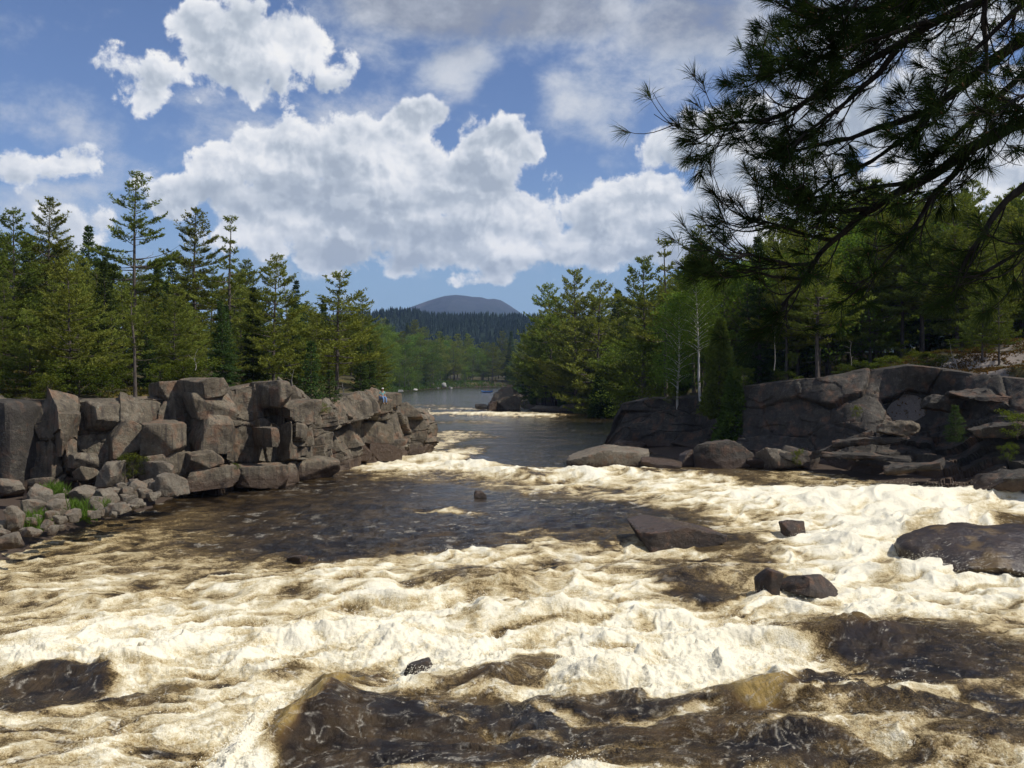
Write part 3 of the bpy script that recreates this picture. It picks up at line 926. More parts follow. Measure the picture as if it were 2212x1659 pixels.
class WaterField:
    """heights and whiteness of the river surface on any set of points (image column / row on the mean water plane)"""
    def __init__(self, PX, PY):
        PX = PX.astype(np.float64)
        PY = PY.astype(np.float64)
        x, y = on_water(PX, PY)
        self.x, self.y = x, y
        w = np.full(PX.shape, 0.22)
        # upstream flat water is dark
        w = np.where(PY < 1010, 0.03, w)
        w = w + (0.62 - w) * sstep(PY, 1190, 1290) * 0.8
        # wobble the outlines so that no patch keeps an oval edge
        s_px = np.clip((PY - HY) / 600.0, 0.06, 1.2)
        qx = PX + 70 * s_px ** 0.6 * (fbm2(x * 0.34, y * 0.30, 71, 5, .6))
        qy = PY + 40 * s_px * (fbm2(x * 0.34, y * 0.30, 72, 5, .6))
        for (cx, cyy, rx, ry, rot, v) in FOAM:
            c, s_ = math.cos(math.radians(rot)), math.sin(math.radians(rot))
            box = (np.abs(qx - cx) < rx * 1.9 + ry) & (np.abs(qy - cyy) < ry * 1.9 + abs(s_) * rx * 1.9 + 1)
            if not box.any():
                continue
            dx, dy = qx[box] - cx, qy[box] - cyy
            u, k = dx * c + dy * s_, -dx * s_ + dy * c
            q = np.sqrt((u / rx) ** 2 + (k / ry) ** 2)
            m = 1 - sstep(q, 0.55, 1.55)
            w[box] = w[box] + (v - w[box]) * m * 0.92
        self.white = w
        # --- heights
        dist = np.hypot(x, y)
        cell = dist * dist / (F_ * CAMZ) * 1.2 + 0.02       # how coarse the sheet is here, along the view
        def keep(lam):
            return 1 - sstep(cell * 2.4 / lam, 0.5, 1.0)
        rough = sstep(w, 0.10, 0.75)
        act = np.clip(0.20 + 0.95 * rough, 0, 1.1) * np.where(y > 110, 0.55, 1.0)
        # current runs from the upper right to the lower left in the foreground
        ca, sa = math.cos(0.42), math.sin(0.42)
        u, v = x * ca + y * sa, -x * sa + y * ca
        wx = u + 1.1 * fbm2(u * .35, v * .35, 31, 3)
        wy = v + 1.1 * fbm2(u * .35, v * .35, 32, 3)
        h = 0.24 * act * fbm2(wx / 6.2, wy / 3.0, 1, 2)
        r1 = ridged(wx / 4.4, wy / 2.0, 5, 2)
        h = h + 0.28 * act * keep(2.0) * (r1 ** 1.7 - 0.45)
        r2 = ridged(wx / 1.9, wy / 0.85, 6, 2)
        h = h + 0.15 * act * keep(0.9) * (r2 ** 1.6 - 0.45)
        h = h + 0.07 * act * keep(0.6) * fbm2(x / 0.9, y / 0.7, 85, 2)
        puff = np.abs(fbm2(x / 0.42, y / 0.42, 8, 3, 0.55))
        h = h + 0.13 * sstep(w, 0.35, 0.9) * keep(0.4) * (puff * 1.5 - 0.3)
        h = h + 0.030 * act * keep(0.3) * fbm2(wx / 0.6, wy / 0.3, 9, 2)
        h = h + 0.010 * keep(0.16) * sstep(w, 0.4, 0.9) * fbm2(x / 0.10, y / 0.10, 12, 2)
        # torn, spitting crests
        spit = ridged(x / 0.26, y / 0.22, 81, 2) ** 3 * sstep(fbm2(x / 1.3, y / 0.8, 82, 3), -0.05, 0.35)
        h = h + 0.24 * spit * sstep(w, 0.5, 0.95) * sstep(h, 0.0, 0.30) * keep(0.3)
        # long low ripples on the darker, faster sheets
        h = h + (1 - rough) * (0.06 * keep(0.8) * ridged(wx / 1.8, wy / 0.9, 22, 2) * 2.4 + 0.06 * keep(0.35) * ridged(wx / 0.7, wy / 0.42, 24, 2))
        amb = np.zeros_like(h)
        for (px, py, L, B, deg, hh) in SWELLS:
            (sx,), (sy,) = on_water([px], [py])
            c, s_ = math.cos(math.radians(deg)), math.sin(math.radians(deg))
            dx, dy = x - sx, y - sy
            a = (dx * c + dy * s_) / L
            q = (-dx * s_ + dy * c) / B
            q = q + 0.35 * np.sin(a * 2.2 + px)
            asym = np.where(q > 0, q * 0.8, q * 1.25)       # steeper on the near side
            k = np.exp(-(a * a) * 1.1 - asym * asym * 1.3)
            h = h + hh * k * (0.85 + 0.3 * (r1 - 0.5))
            if hh > 0.3:
                amb = np.maximum(amb, k * sstep(hh, .25, .7))
        self.h = h
        # --- whiteness: aeration of the body, clumps on the crests, drawn-out threads and nets
        clump = ridged(wx / 2.6, wy / 1.15, 41, 4) * 0.50 + r1 * 0.28 + r2 * 0.22
        small = fbm2(wx / 0.95, wy / 0.40, 42, 4, .6)
        ff = np.clip(w, 0, 1)
        gate = sstep(ff, 0.10, 0.45)
        body = ff * 0.94 + gate * ((clump - 0.51) * 1.10 + small * 0.34)
        tx = wx + 0.55 * fbm2(wx * .8, wy * .8, 51, 3) + 0.10 * fbm2(wx * 4, wy * 4, 60, 2)
        ty = wy + 0.55 * fbm2(wx * .8, wy * .8, 52, 3) + 0.10 * fbm2(wx * 4, wy * 4, 61, 2)
        ex = 0.06 * fbm2(x * 9, y * 9, 62, 2)
        ey = 0.06 * fbm2(x * 9, y * 9, 63, 2)
        brk = sstep(fbm2(x / 0.30, y / 0.42, 64, 3, .65), -0.25, 0.30)
        l1 = (1 - sstep(lace((tx + ex) / 1.15, (ty + ey) / 0.62, 53), 0.0, 0.075)) * brk * sstep(PY, 1180, 1330)
        l2 = (1 - sstep(lace((tx + ex) / 0.55 + 4, (ty + ey) / 0.30, 54), 0.0, 0.11)) * brk
        m1 = sstep(fbm2(x / 1.5, y / 1.5, 55, 4) + 0.16 * sstep(PY, 1380, 1500), -0.18, 0.26)
        m2 = sstep(fbm2(x / 0.9 + 9, y / 0.9, 56, 4) + 0.16 * sstep(PY, 1380, 1500), -0.10, 0.30)
        th = np.maximum(l1 * m1 * keep(.45), 0.75 * l2 * m2 * keep(.22))
        far_th = sstep(fbm2(x / 1.1 + 3, y / 0.9, 57, 4, .7), 0.16, 0.36) * sstep(fbm2(x / 5.0, y / 7.0, 58, 3), -0.22, 0.30) * (1 - sstep(PY, 1180, 1330))
        fleck = sstep(fbm2(wx / 0.55, wy / 0.22, 59, 4, .65), 0.22, 0.45) * keep(.25)
        lines = np.maximum(np.maximum(th, 0.7 * fleck * m2), 0.6 * far_th) * np.where(PY > 1000, 1.0, 0.7)
        self.thread = np.clip(lines * (0.85 + 0.55 * np.sqrt(ff)) * (1 - 0.6 * sstep(ff, .65, .95)), 0, 1)
        foam = body + 0.10 * self.thread
        # crests are whiter than troughs where the water is already broken
        foam = foam + 0.34 * rough * np.clip(h, -0.5, 0.5)
        clear = np.zeros_like(h)
        for (cx, cyy, rx, ry, rot, v) in CLEAR:
            c, s_ = math.cos(math.radians(rot)), math.sin(math.radians(rot))
            dx, dy = PX + 0.35 * (qx - PX) - cx, PY + 0.35 * (qy - PY) - cyy
            q = np.sqrt(((dx * c + dy * s_) / rx) ** 2 + ((-dx * s_ + dy * c) / ry) ** 2)
            clear = np.maximum(clear, v * (1 - sstep(q, 0.35, 1.25)))
        foam = foam * (1 - np.where(PX < 900, 0.88, 0.62) * clear) + 0.05 * clear
        self.foam = np.clip(foam, 0, 1.15)
        self.amber = np.clip(clear + 0.10 * np.clip(amb, 0, 1), 0, 1)
        self.rough = rough


def water_mat():
    m, b, out = new_mat('peaty_river_water')
    geo = b.n('ShaderNodeNewGeometry')
    pos = geo.outputs['Position']
    fo = b.n('ShaderNodeAttribute', attribute_name='foam').outputs['Fac']
    am = b.n('ShaderNodeAttribute', attribute_name='thin').outputs['Fac']
    n1 = b.noise(pos, 5.0, 6, 0.68, 0.5)
    n2 = b.noise(pos, 22.0, 4, 0.65, 0.3)
    act = b.mrange(fo, 0.10, 0.40, 0.12, 1.0)
    wp = b.vmath('ADD', pos, b.vmath('SCALE', b.noise(pos, 1.3, 3, 0.6, out='Color'), scale=0.55))
    comb = b.noise(b.mapping(wp, (0, 0, 0), (0, 0, -0.42), (2.2, 9.0, 5.0)), 1.0, 5, 0.62)
    th = b.n('ShaderNodeAttribute', attribute_name='thread').outputs['Fac']
    f = b.math('ADD', fo, b.math('MULTIPLY', b.math('MULTIPLY', b.math('SUBTRACT', n1, 0.5), 0.60), act))
    f = b.math('ADD', f, b.math('MULTIPLY', b.math('MULTIPLY', b.math('SUBTRACT', n2, 0.5), 0.85), act))
    n4 = b.noise(pos, 48.0, 2, 0.6)
    f = b.math('ADD', f, b.math('MULTIPLY', b.math('MULTIPLY', b.math('SUBTRACT', n4, 0.5), 0.45), act))
    f = b.math('ADD', f, b.math('MULTIPLY', b.math('MULTIPLY', b.math('SUBTRACT', comb, 0.5), 0.50), act))
    th = b.math('MULTIPLY', th, b.mrange(n2, 0.34, 0.54, 0.30, 1.0))
    deep = b.mix(b.mrange(b.noise(pos, 0.8, 4, 0.6, 0.4), 0.42, 0.66), (0.011, 0.0080, 0.0056), (0.058, 0.038, 0.017))
    dark = b.mix(b.mrange(am, 0.0, 0.5), deep, (0.085, 0.048, 0.014))
    dark = b.mix(b.mrange(am, 0.40, 0.85), dark, b.mix(n1, (0.20, 0.125, 0.035), (0.36, 0.26, 0.085)))
    tan = b.mix(b.noise(pos, 0.35, 3, 0.5), (0.140, 0.092, 0.038), (0.215, 0.152, 0.070))
    c = b.mix(b.mrange(f, 0.12, 0.34, 0, 1, True), dark, tan)
    c = b.mix(b.mrange(f, 0.32, 0.58, 0, 1), c, (0.43, 0.33, 0.165))
    c = b.mix(b.mrange(f, 0.54, 0.80, 0, 1), c, (0.68, 0.60, 0.41))
    c = b.mix(b.mrange(f, 0.76, 1.00, 0, 1), c, (0.78, 0.73, 0.58))
    c = b.mix(b.math('MULTIPLY', th, 0.92), c, b.mix(b.mrange(f, 0.1, 0.6), (0.36, 0.33, 0.27), (0.82, 0.78, 0.65)))
    rg = b.math('MAXIMUM', b.mrange(f, 0.35, 0.75, 0.10, 0.75), b.math('MULTIPLY', th, 0.6))
    wv = b.noise(b.mapping(pos, (0, 0, 0), (0, 0, 0.3), (1.6, 0.7, 1)), 1.6, 6, 0.6)
    hgt = b.math('ADD', b.math('MULTIPLY', wv, b.mrange(f, 0.05, 0.4, 2.6, 1.0)), b.math('MULTIPLY', n2, b.mrange(f, 0.3, 0.9, 0.12, 0.30)))
    hgt = b.math('ADD', hgt, b.math('MULTIPLY', n1, 0.30))
    hgt = b.math('ADD', hgt, b.math('MULTIPLY', comb, b.mrange(f, 0.3, 0.8, 0.1, 0.3)))
    principled(b, out, c, rg, hgt, 0.085, 1.0, b.mrange(f, 0.35, 0.75, 0.5, 0.12), IOR=1.33)
    return m


def build_water():
    a, r = water_columns()
    PX, PY = np.meshgrid(a, r)
    PX, PY = PX.ravel(), PY.ravel()
    wf = WaterField(PX, PY)
    z = water_z(wf.y) + wf.h
    # crests lean downstream a little
    lean = np.clip(wf.h, -0.4, 0.6)
    V = np.stack([wf.x - 0.22 * lean * wf.rough, wf.y - 0.10 * lean * wf.rough, z], 1)
    na = len(a)
    i, j = np.meshgrid(np.arange(len(r) - 1), np.arange(na - 1), indexing='ij')
    k = (i * na + j).ravel()
    F = np.stack([k + na, k + na + 1, k + 1, k], 1)
    o = obj('river_water', mesh_np('river_water', V, F, water_mat(), True, {'foam': wf.foam, 'thin': wf.amber, 'thread': wf.thread}))
    tag(o, kind='structure')
    return wf, V


WF, WV = build_water()

# ------------------------------------------------------------------ rock: blocks, ledges, boulders
_CUBE = {}


def cube_grid(n):
    """points of a cube surface (max norm 1) as a closed quad mesh with n cells per edge"""
    if n in _CUBE:
        return _CUBE[n]
    t = np.linspace(-1, 1, n + 1)
    keys, V, F = {}, [], []

    def vid(p):
        k = tuple(np.round(p, 6))
        if k not in keys:
            keys[k] = len(V)
            V.append(p)
        return keys[k]
    for ax in range(3):
        for sgn in (-1, 1):
            b1, b2 = [(1, 2), (2, 0), (0, 1)][ax]
            g = np.zeros((n + 1, n + 1), int)
            for i in range(n + 1):
                for j in range(n + 1):
                    p = np.zeros(3)
                    p[ax] = sgn
                    p[b1], p[b2] = t[i], t[j]
                    g[i, j] = vid(p)
            for i in range(n):
                for j in range(n):
                    q = [g[i, j], g[i + 1, j], g[i + 1, j + 1], g[i, j + 1]]
                    F.append(q if sgn > 0 else q[::-1])
    _CUBE[n] = (np.array(V, np.float32), np.array(F, np.int32))
    return _CUBE[n]


def rot_m(rx, ry, rz):
    return np.array(Euler((math.radians(rx), math.radians(ry), math.radians(rz)), 'XYZ').to_matrix())


def rock_points(half, seed, n=12, cuts=5, sharp=14, cut_range=(0.72, 1.15), planes=None, rough=0.06, wav=0.0, up_bias=0.3):
    """a block of stone: box with knocked-off corners, chipped and weathered faces; local coordinates"""
    r = np.random.default_rng(seed)
    Q, F = cube_grid(n)
    half = np.asarray(half, float)
    # superquadric keeps the edges slightly worn
    k = (np.abs(Q) ** sharp).sum(1) ** (-1.0 / sharp)
    t = k.copy()
    nrm = []
    for _ in range(cuts):
        v = r.normal(size=3)
        v[2] += up_bias * r.random()
        v /= np.linalg.norm(v)
        sup = np.abs(v).sum()
        nrm.append((v, r.uniform(*cut_range) * sup * 0.80))
    for pl in (planes or []):
        v = np.array(pl[:3], float)
        nrm.append((v / np.linalg.norm(v), pl[3]))
    for v, d in nrm:
        dot = Q @ v
        with np.errstate(divide='ignore', invalid='ignore'):
            lim = np.where(dot > 1e-4, d / dot, 1e9)
        t = np.minimum(t, lim)
    P = Q * t[:, None]
    W = P * half
    size = float(np.mean(half))
    nd = Q / np.linalg.norm(Q, axis=1)[:, None]
    off = r.uniform(-50, 50, 3)
    d = fbm3(W / (size * 0.9) + off, seed % 97, 3) * rough * size * 1.3
    # stepped spalls
    s = fbm3(W / (size * 0.42) + off * 1.7, seed % 89 + 5, 3)
    d = d + np.round(s * 3.5) / 3.5 * rough * size * 0.55 + s * rough * size * 0.3
    W = W + nd * d[:, None]
    if wav:
        W[:, 2] += wav * np.sin(W[:, 0] / half[0] * 2.1 + seed)
    return W, F


def rock_obj(name, center, half, rot, seed, mat, parent=None, **kw):
    W, F = rock_points(half, seed, **kw)
    R = rot_m(*rot)
    V = W @ R.T
    me = mesh_np(name, V, F, mat, kw.get('n', 12) >= 10)
    try:
        me.set_sharp_from_angle(angle=math.radians(32))
    except Exception:
        pass
    return obj(name, me, parent, tuple(center))


YAW = math.radians(37)          # joints of the left cliff: lit faces look to the right front, shaded ones to the left front
TL = np.array((math.cos(YAW), math.sin(YAW), 0))
TI = np.array((-math.sin(YAW), math.cos(YAW), 0))


def left_depth(px):
    return float(np.interp(px, [-200, 0, 290, 400, 500, 600, 720, 790, 860, 915], [50, 52.5, 53.5, 54.5, 57.5, 60.5, 68.5, 73, 77.5, 88]))


left_cliff = empty('cliff', (-17, 60, 0))
tag(left_cliff, 'blocky jointed grey granite cliff on the far side of the rapids, topped by pines', kind='structure')


def block(x0, xs, x1, y0, y1, D=None, back=None, seed=0, parent=left_cliff, mat='cliff', name='rock_block', ry=0.0, rx=0.0, dyaw=0.0, **kw):
    """block seen between columns x0..x1 and rows y0..y1; its near upright edge at column xs"""
    D = D if D is not None else left_depth(xs)
    a = (x1 - xs) / F_ * D / 0.84
    bdim = max((xs - x0) / F_ * D / 0.55, back if back is not None else 1.6)
    e = at(xs, (y0 + y1) / 2, D)
    hz = abs(y1 - y0) / F_ * D
    c = e + TL * a / 2 + TI * bdim / 2
    base = np.array(parent.location) if parent else np.zeros(3)
    r = np.random.default_rng(seed + 7000)
    kw.setdefault('rough', 0.065)
    kw.setdefault('cuts', 12)
    kw.setdefault('sharp', 36)
    kw.setdefault('n', 18)
    kw.setdefault('cut_range', (0.70, 1.08))
    dyaw += r.normal() * 7
    ry += r.normal() * 3.0
    rx += r.normal() * 3.0
    return rock_obj(name, c - base, (a / 2 * 1.03, bdim / 2 * 1.02, hz / 2 * 1.02), (rx, ry, math.degrees(YAW) + dyaw), seed + 100, MAT[mat], parent, **kw)


def facets(S, Z, seed, w, h, amp, tilt):
    """broken, piecewise flat relief: every joint block sits a little in or out and tilts its own way"""
    r = np.random.default_rng(seed)
    s0, s1, z0, z1 = S.min() - w, S.max() + w, Z.min() - h, Z.max() + h
    nx, nz_ = int((s1 - s0) / w) + 2, int((z1 - z0) / h) + 2
    gx, gz_ = np.meshgrid(np.arange(nx), np.arange(nz_), indexing='ij')
    px = s0 + (gx + 0.15 + 0.7 * r.random(gx.shape) + 0.5 * (gz_ % 2)) * w
    pz = z0 + (gz_ + 0.15 + 0.7 * r.random(gx.shape)) * h
    off = amp * r.normal(size=gx.shape)
    ta, tb = tilt * r.normal(size=gx.shape), tilt * r.normal(size=gx.shape)
    ci, ck = ((S - s0) / w).astype(int), ((Z - z0) / h).astype(int)
    best = np.full(S.shape, 1e9)
    sec = np.full(S.shape, 1e9)
    val = np.zeros(S.shape)
    for a in (-2, -1, 0, 1):
        for c in (-1, 0, 1):
            i_, k_ = np.clip(ci + a, 0, nx - 1), np.clip(ck + c, 0, nz_ - 1)
            dx, dz = (S - px[i_, k_]) / w, (Z - pz[i_, k_]) / h
            d = dx * dx + dz * dz
            v = off[i_, k_] + ta[i_, k_] * dx * w + tb[i_, k_] * dz * h
            nb = d < best
            sec = np.where(nb, best, np.minimum(sec, d))
            val = np.where(nb, v, val)
            best = np.where(nb, d, best)
    joint = 1 - sstep(np.sqrt(sec) - np.sqrt(best), 0.0, 0.10)
    return val - joint * amp * 0.55


def loft(name, cols, rows, mat, parent, seed, ncol=260, nv=90, vs=None, fw=1.5, fh=1.0, amp=0.16, tilt=0.12, fine=0.10, hollow=None, smooth=False):
    """bedrock face through rows of (row, distance) given at picture columns, top (behind the rim) to foot"""
    c = np.linspace(cols[0], cols[-1], ncol)
    R = []
    for rw in rows:
        py = np.interp(c, cols, [q[0] for q in rw])
        D = np.interp(c, cols, [q[1] for q in rw])
        R.append(np.stack([(c - CX) / F_ * D, D, CAMZ - D * (py - HY) / F_], 1))
    R = np.array(R)
    vs = np.array(vs if vs is not None else np.linspace(0, 1, len(rows)))
    v = np.linspace(0, 1, nv)
    P = np.stack([[np.interp(v, vs, R[:, i, k]) for i in range(ncol)] for k in range(3)], -1).transpose(1, 0, 2)   # nv, ncol, 3
    S = np.concatenate([[0], np.cumsum(np.linalg.norm(np.diff(R[1][:, :2], axis=0), axis=1))])
    SS = np.broadcast_to(S, (nv, ncol))
    V3 = np.concatenate([[0], np.cumsum(np.linalg.norm(np.diff(P[:, ncol // 2], axis=0), axis=1))])
    TT = np.broadcast_to(V3[:, None], (nv, ncol))
    du, dv = np.gradient(P, axis=1), np.gradient(P, axis=0)
    N = np.cross(du, dv)
    N /= np.linalg.norm(N, axis=2)[..., None] + 1e-9
    if N[..., 1].mean() > 0:
        N = -N
    flat = P.reshape(-1, 3)
    warp = 0.35 * fbm3(flat * 0.6, seed, 3).reshape(nv, ncol)
    d = facets(SS + warp, TT + warp * 0.7, seed, fw, fh, amp, tilt) + facets(SS - warp, TT + warp, seed + 5, fw * 0.45, fh * 0.45, amp * 0.22, tilt * 0.7)
    d = d + fine * fbm3(flat * 1.9, seed + 3, 4).reshape(nv, ncol) + 0.35 * fbm3(flat * 0.35, seed + 9, 2).reshape(nv, ncol)
    if hollow is not None:
        d = d + hollow(np.broadcast_to(c, (nv, ncol)), np.broadcast_to(v[:, None], (nv, ncol)))
    d = d * sstep(np.broadcast_to(v[:, None], (nv, ncol)), 0.5 * vs[1], vs[1] + 0.12)
    P = P + N * d[..., None]
    i, k = np.meshgrid(np.arange(nv - 1), np.arange(ncol - 1), indexing='ij')
    a = (i * ncol + k).ravel()
    F = np.stack([a, a + ncol, a + ncol + 1, a + 1], 1)
    me = mesh_np(name, P.reshape(-1, 3) - np.array(parent.location), F, MAT[mat], True)
    me.set_sharp_from_angle(angle=math.radians(28))
    return obj(name, me, parent)


LC = [-420, -100, 0, 60, 100, 160, 300, 390, 500, 560, 620, 680, 730, 790, 850, 880, 916, 922]
lcrest = [(872, 60), (872, 58.5), (874, 57.0), (873, 55.5), (870, 54.6), (862, 55.6), (862, 57), (850, 58.4), (838, 60.6), (828, 61.6), (835, 63), (872, 66.5), (862, 70.5), (851, 74.5), (852, 79.6), (888, 83), (892, 87), (930, 90)]
lback = [(max(q[0] - 4, 800), q[1] + 5) for q in lcrest]
ldep = [59, 57.5, 56.0, 54.4, 53.6, 54.6, 56, 57.4, 59.6, 60.6, 61.8, 65.6, 69.2, 73.2, 78.2, 82, 86, 89.5]
lfoot = [(HY + (CAMZ + 0.8) * F_ / (d - 0.9), d - 0.9) for d in ldep]
lmid = [(q[0] + 0.55 * (f[0] - q[0]), d) for q, f, d in zip(lcrest, lfoot, ldep)]
L_EDGE = [-220, -60, 98, 166, 246, 318, 372, 424, 474, 506, 548, 592, 640, 690, 716, 752, 792, 826, 868]
L_STEP = [0.9, 1.1, 1.5, -0.7, 1.3, 1.0, 0.8, 1.5, 0.9, -0.3, 0.7, 1.7, 1.4, 0.9, 0.7, 1.0, 0.9, 1.1, 1.4]


def left_buttresses(c, v):
    # joints: every buttress steps out, then falls back to the next; beds cut it into storeys
    r = np.random.default_rng(12)
    out = np.zeros(c.shape)
    beds = [-0.1, 0.46, 0.76, 1.1]
    for bi in range(3):
        shift = r.normal(size=len(L_EDGE)) * 7
        mul = r.uniform(0.45, 1.35, len(L_EDGE))
        o = np.zeros(c.shape)
        for e, st, sh, mu, nx in zip(L_EDGE, L_STEP, shift, mul, L_EDGE[1:] + [960]):
            e2 = e + sh + 10 * (v - 0.5)
            t = np.clip((c - e2) / (nx - e), 0, 1)
            o = np.where((c >= e2), st * mu * (1 - t) * sstep(c - e2, 0, 5), o)
        lo = beds[bi] + 0.03 * np.sin(c / 60.0 + bi * 2) - 0.00010 * (c - 300)
        hi = beds[bi + 1] + 0.03 * np.sin(c / 60.0 + bi * 2 + 2) - 0.00010 * (c - 300)
        w_ = (v >= lo)
        out = np.where(w_, o - 0.16 * (1 - sstep(v - lo, 0, 0.012)), out)
    return out * 0.9


loft('rock_face', LC, [lback, lcrest, lmid, lfoot], 'cliff', left_cliff, 5, 760, 150, [0, 0.22, 0.62, 1], 3.4, 2.6, 0.26, 0.16, 0.10, left_buttresses)
LB = [
    # x0, xs, x1, y0, y1, D, back, extra
    (-130, 100, 162, 868, 990, 52.6, 4.0, {}),            # lit pillar with the wide shaded side
    (146, 160, 201, 979, 1014, 52.4, 1.6, {}),
    (150, 168, 204, 1011, 1042, 52.2, 1.4, {}),
    (160, 196, 322, 862, 936, 54.6, 2.4, dict(rx=-24, cuts=6)),      # sloping greenish slab
    (170, 248, 300, 918, 1000, 54.0, 1.8, dict(ry=4, cuts=6)),
    (286, 316, 394, 905, 990, 53.3, 2.0, {}),
    (300, 318, 402, 982, 1052, 53.6, 1.8, {}),
    (300, 345, 395, 826, 868, 57.5, 2.0, dict(cuts=6)),
    (368, 420, 500, 850, 908, 55.6, 3.0, {}),
    (396, 424, 488, 814, 858, 55.8, 3.2, dict(ry=-3)),
    (376, 432, 506, 894, 980, 55.4, 2.6, {}),
    (388, 408, 470, 974, 1024, 54.6, 2.0, {}),
    (396, 410, 516, 1016, 1062, 54.3, 1.6, dict(ry=-2)),
    (520, 590, 624, 824, 884, 59.2, 4.2, dict(sharp=6, cuts=6)),
    (500, 586, 602, 926, 968, 57.8, 3.2, dict(cuts=5)),
    (500, 522, 612, 1010, 1066, 57.2, 1.8, dict(ry=-4)),
    (524, 612, 682, 866, 926, 60.6, 4.4, {}),
    (610, 640, 732, 992, 1042, 61.8, 2.4, dict(sharp=6)),
    (700, 722, 862, 849, 880, 74.5, 5.0, dict(ry=-1)),
    (750, 772, 852, 914, 972, 73.0, 2.6, dict(sharp=5, cuts=6)),
    (726, 740, 800, 962, 1002, 71.0, 2.4, dict(mat='wet_rock')),
    (770, 792, 866, 960, 1006, 73.0, 2.4, dict(mat='wet_rock', ry=3)),
    (848, 862, 916, 890, 930, 84.0, 3.6, dict(sharp=7)),
    (850, 866, 918, 926, 962, 84.0, 3.4, {}),
]
for i, q in enumerate(LB):
    kw = dict(q[7])
    block(*q[:5], D=q[5], back=q[6], seed=i * 7 + 3, **kw)

# ---- right bank
right_cliff = empty('cliff', (20, 74, 0))
tag(right_cliff, 'dark shaded granite cliff and ledges below the right hand forest', kind='structure')


def face(name, px, py, D, half, rot, seed, mat='dark_cliff', parent=right_cliff, **kw):
    c = at(px, py, D)
    kw.setdefault('rough', 0.05)
    base = np.array(parent.location) if parent else np.zeros(3)
    return rock_obj(name, c - base, half, rot, seed, MAT[mat], parent, **kw)


RC = [1312, 1330, 1345, 1400, 1500, 1560, 1600, 1680, 1780, 1830, 1880, 1920, 1960, 2040, 2120, 2212, 2330, 2500]
rcrest = [(955, 93), (905, 92.5), (874, 91.5), (861, 90), (858, 87), (850, 82), (838, 78), (826, 75), (818, 72.0), (810, 72.0), (801, 71.6), (795, 70.4), (789, 69), (798, 68), (812, 66), (820, 63), (826, 60), (830, 58)]
rback = [(HY + F_ * (-(q[1] - 0) * (HY - q[0]) / F_ - 0.12) / (q[1] + 1.3), q[1] + 1.3) for q in rcrest]
rdep1 = [92.4, 91.8, 90.8, 89.2, 86, 81, 77, 74.2, 70.8, 69.6, 69.0, 69.2, 69.2, 67.6, 64.2, 61.4, 58.6, 56.6]
rdep2 = [91.6, 90.6, 89.6, 88, 84.8, 79.6, 75.6, 73.2, 69.6, 67.4, 66.2, 66.0, 66.4, 64.6, 61.4, 58.8, 56.6, 55]
rdep3 = [91, 90, 88.8, 87, 83.4, 78, 74.2, 71.8, 68.0, 65.4, 63.4, 62.2, 61.6, 59.8, 58.0, 56.4, 55, 53.6]
rfoot = [(HY + (CAMZ + 1.0) * F_ / d, d) for d in [90.4, 89.4, 88, 85.6, 81.6, 76, 72.6, 70.0, 66.4, 63.6, 61.4, 60.0, 58.8, 57.0, 55.4, 54.2, 53, 52]]


def between(top, foot, t, dep):
    return [(q[0] + t * (f[0] - q[0]), d) for q, f, d in zip(top, foot, dep)]


def right_hollow(c, v):
    # deep scoop right of the pale slab, ledges stepping down to the water
    sc = -1.1 * np.exp(-((c - 1985) / 75.0) ** 2 - ((v - 0.42) / 0.13) ** 2)
    k = sstep(c, 1880, 1990) * sstep(v, 0.42, 0.55)
    st = (v * 13 + (c - 1900) / 170.0 + 0.4 * np.sin(c / 37.0)) % 1.0
    return sc + k * (0.55 * st - 0.25) + 0.25 * np.exp(-((c - 1835) / 55.0) ** 2 - ((v - 0.40) / 0.2) ** 2)


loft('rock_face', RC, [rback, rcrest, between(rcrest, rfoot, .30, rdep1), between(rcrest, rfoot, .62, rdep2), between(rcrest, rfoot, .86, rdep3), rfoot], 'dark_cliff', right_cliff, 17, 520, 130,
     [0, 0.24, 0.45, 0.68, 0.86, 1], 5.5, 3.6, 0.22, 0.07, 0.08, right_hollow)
RB = [
    ('rock_block', 1940, 925, 64.0, (1.3, 0.9, .55), (-8, 10, -18), dict(mat='cliff')),
    ('rock_block', 2035, 872, 66.2, (1.3, .9, .5), (-10, 6, -14), {}),
    ('rock_ledge', 2140, 856, 64.4, (2.8, 1.4, .40), (0, 2, -12), {}),
    ('rock_ledge', 2190, 930, 60.2, (2.6, 1.6, .50), (0, -3, -14), {}),
    ('rock_ledge', 2190, 1040, 54.9, (2.2, 1.6, .60), (0, -3, -12), dict(sharp=6)),
    ('rock_ledge', 1990, 1010, 59.4, (2.2, 1.2, .28), (0, -9, -20), {}),
    ('rock_ledge', 1880, 952, 64.6, (2.5, 0.8, .24), (0, -6, -20), {}),
    ('rock_ledge', 1815, 962, 66.0, (2.4, .7, .22), (0, -24, -26), {}),
    ('rock_ledge', 1870, 985, 63.4, (2.8, .8, .20), (0, 2, -20), {}),
    ('rock_block', 1360, 972, 88.0, (1.6, 1.8, .8), (0, 4, -30), {}),
]
for i, (nm, px, py, D, half, rot, kw) in enumerate(RB):
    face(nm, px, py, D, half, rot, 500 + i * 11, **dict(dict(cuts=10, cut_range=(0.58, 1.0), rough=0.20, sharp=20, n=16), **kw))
face('rock_block', -25, 962, 56.2, (4.6, 2.0, 2.8), (0, 0, -27), 777, 'dark_cliff', left_cliff, n=16, cuts=4, cut_range=(.9, 1.1))  # darker granite colour stands in for the shade of cliff and overhanging trees

# ---- single boulders; each one lies by itself


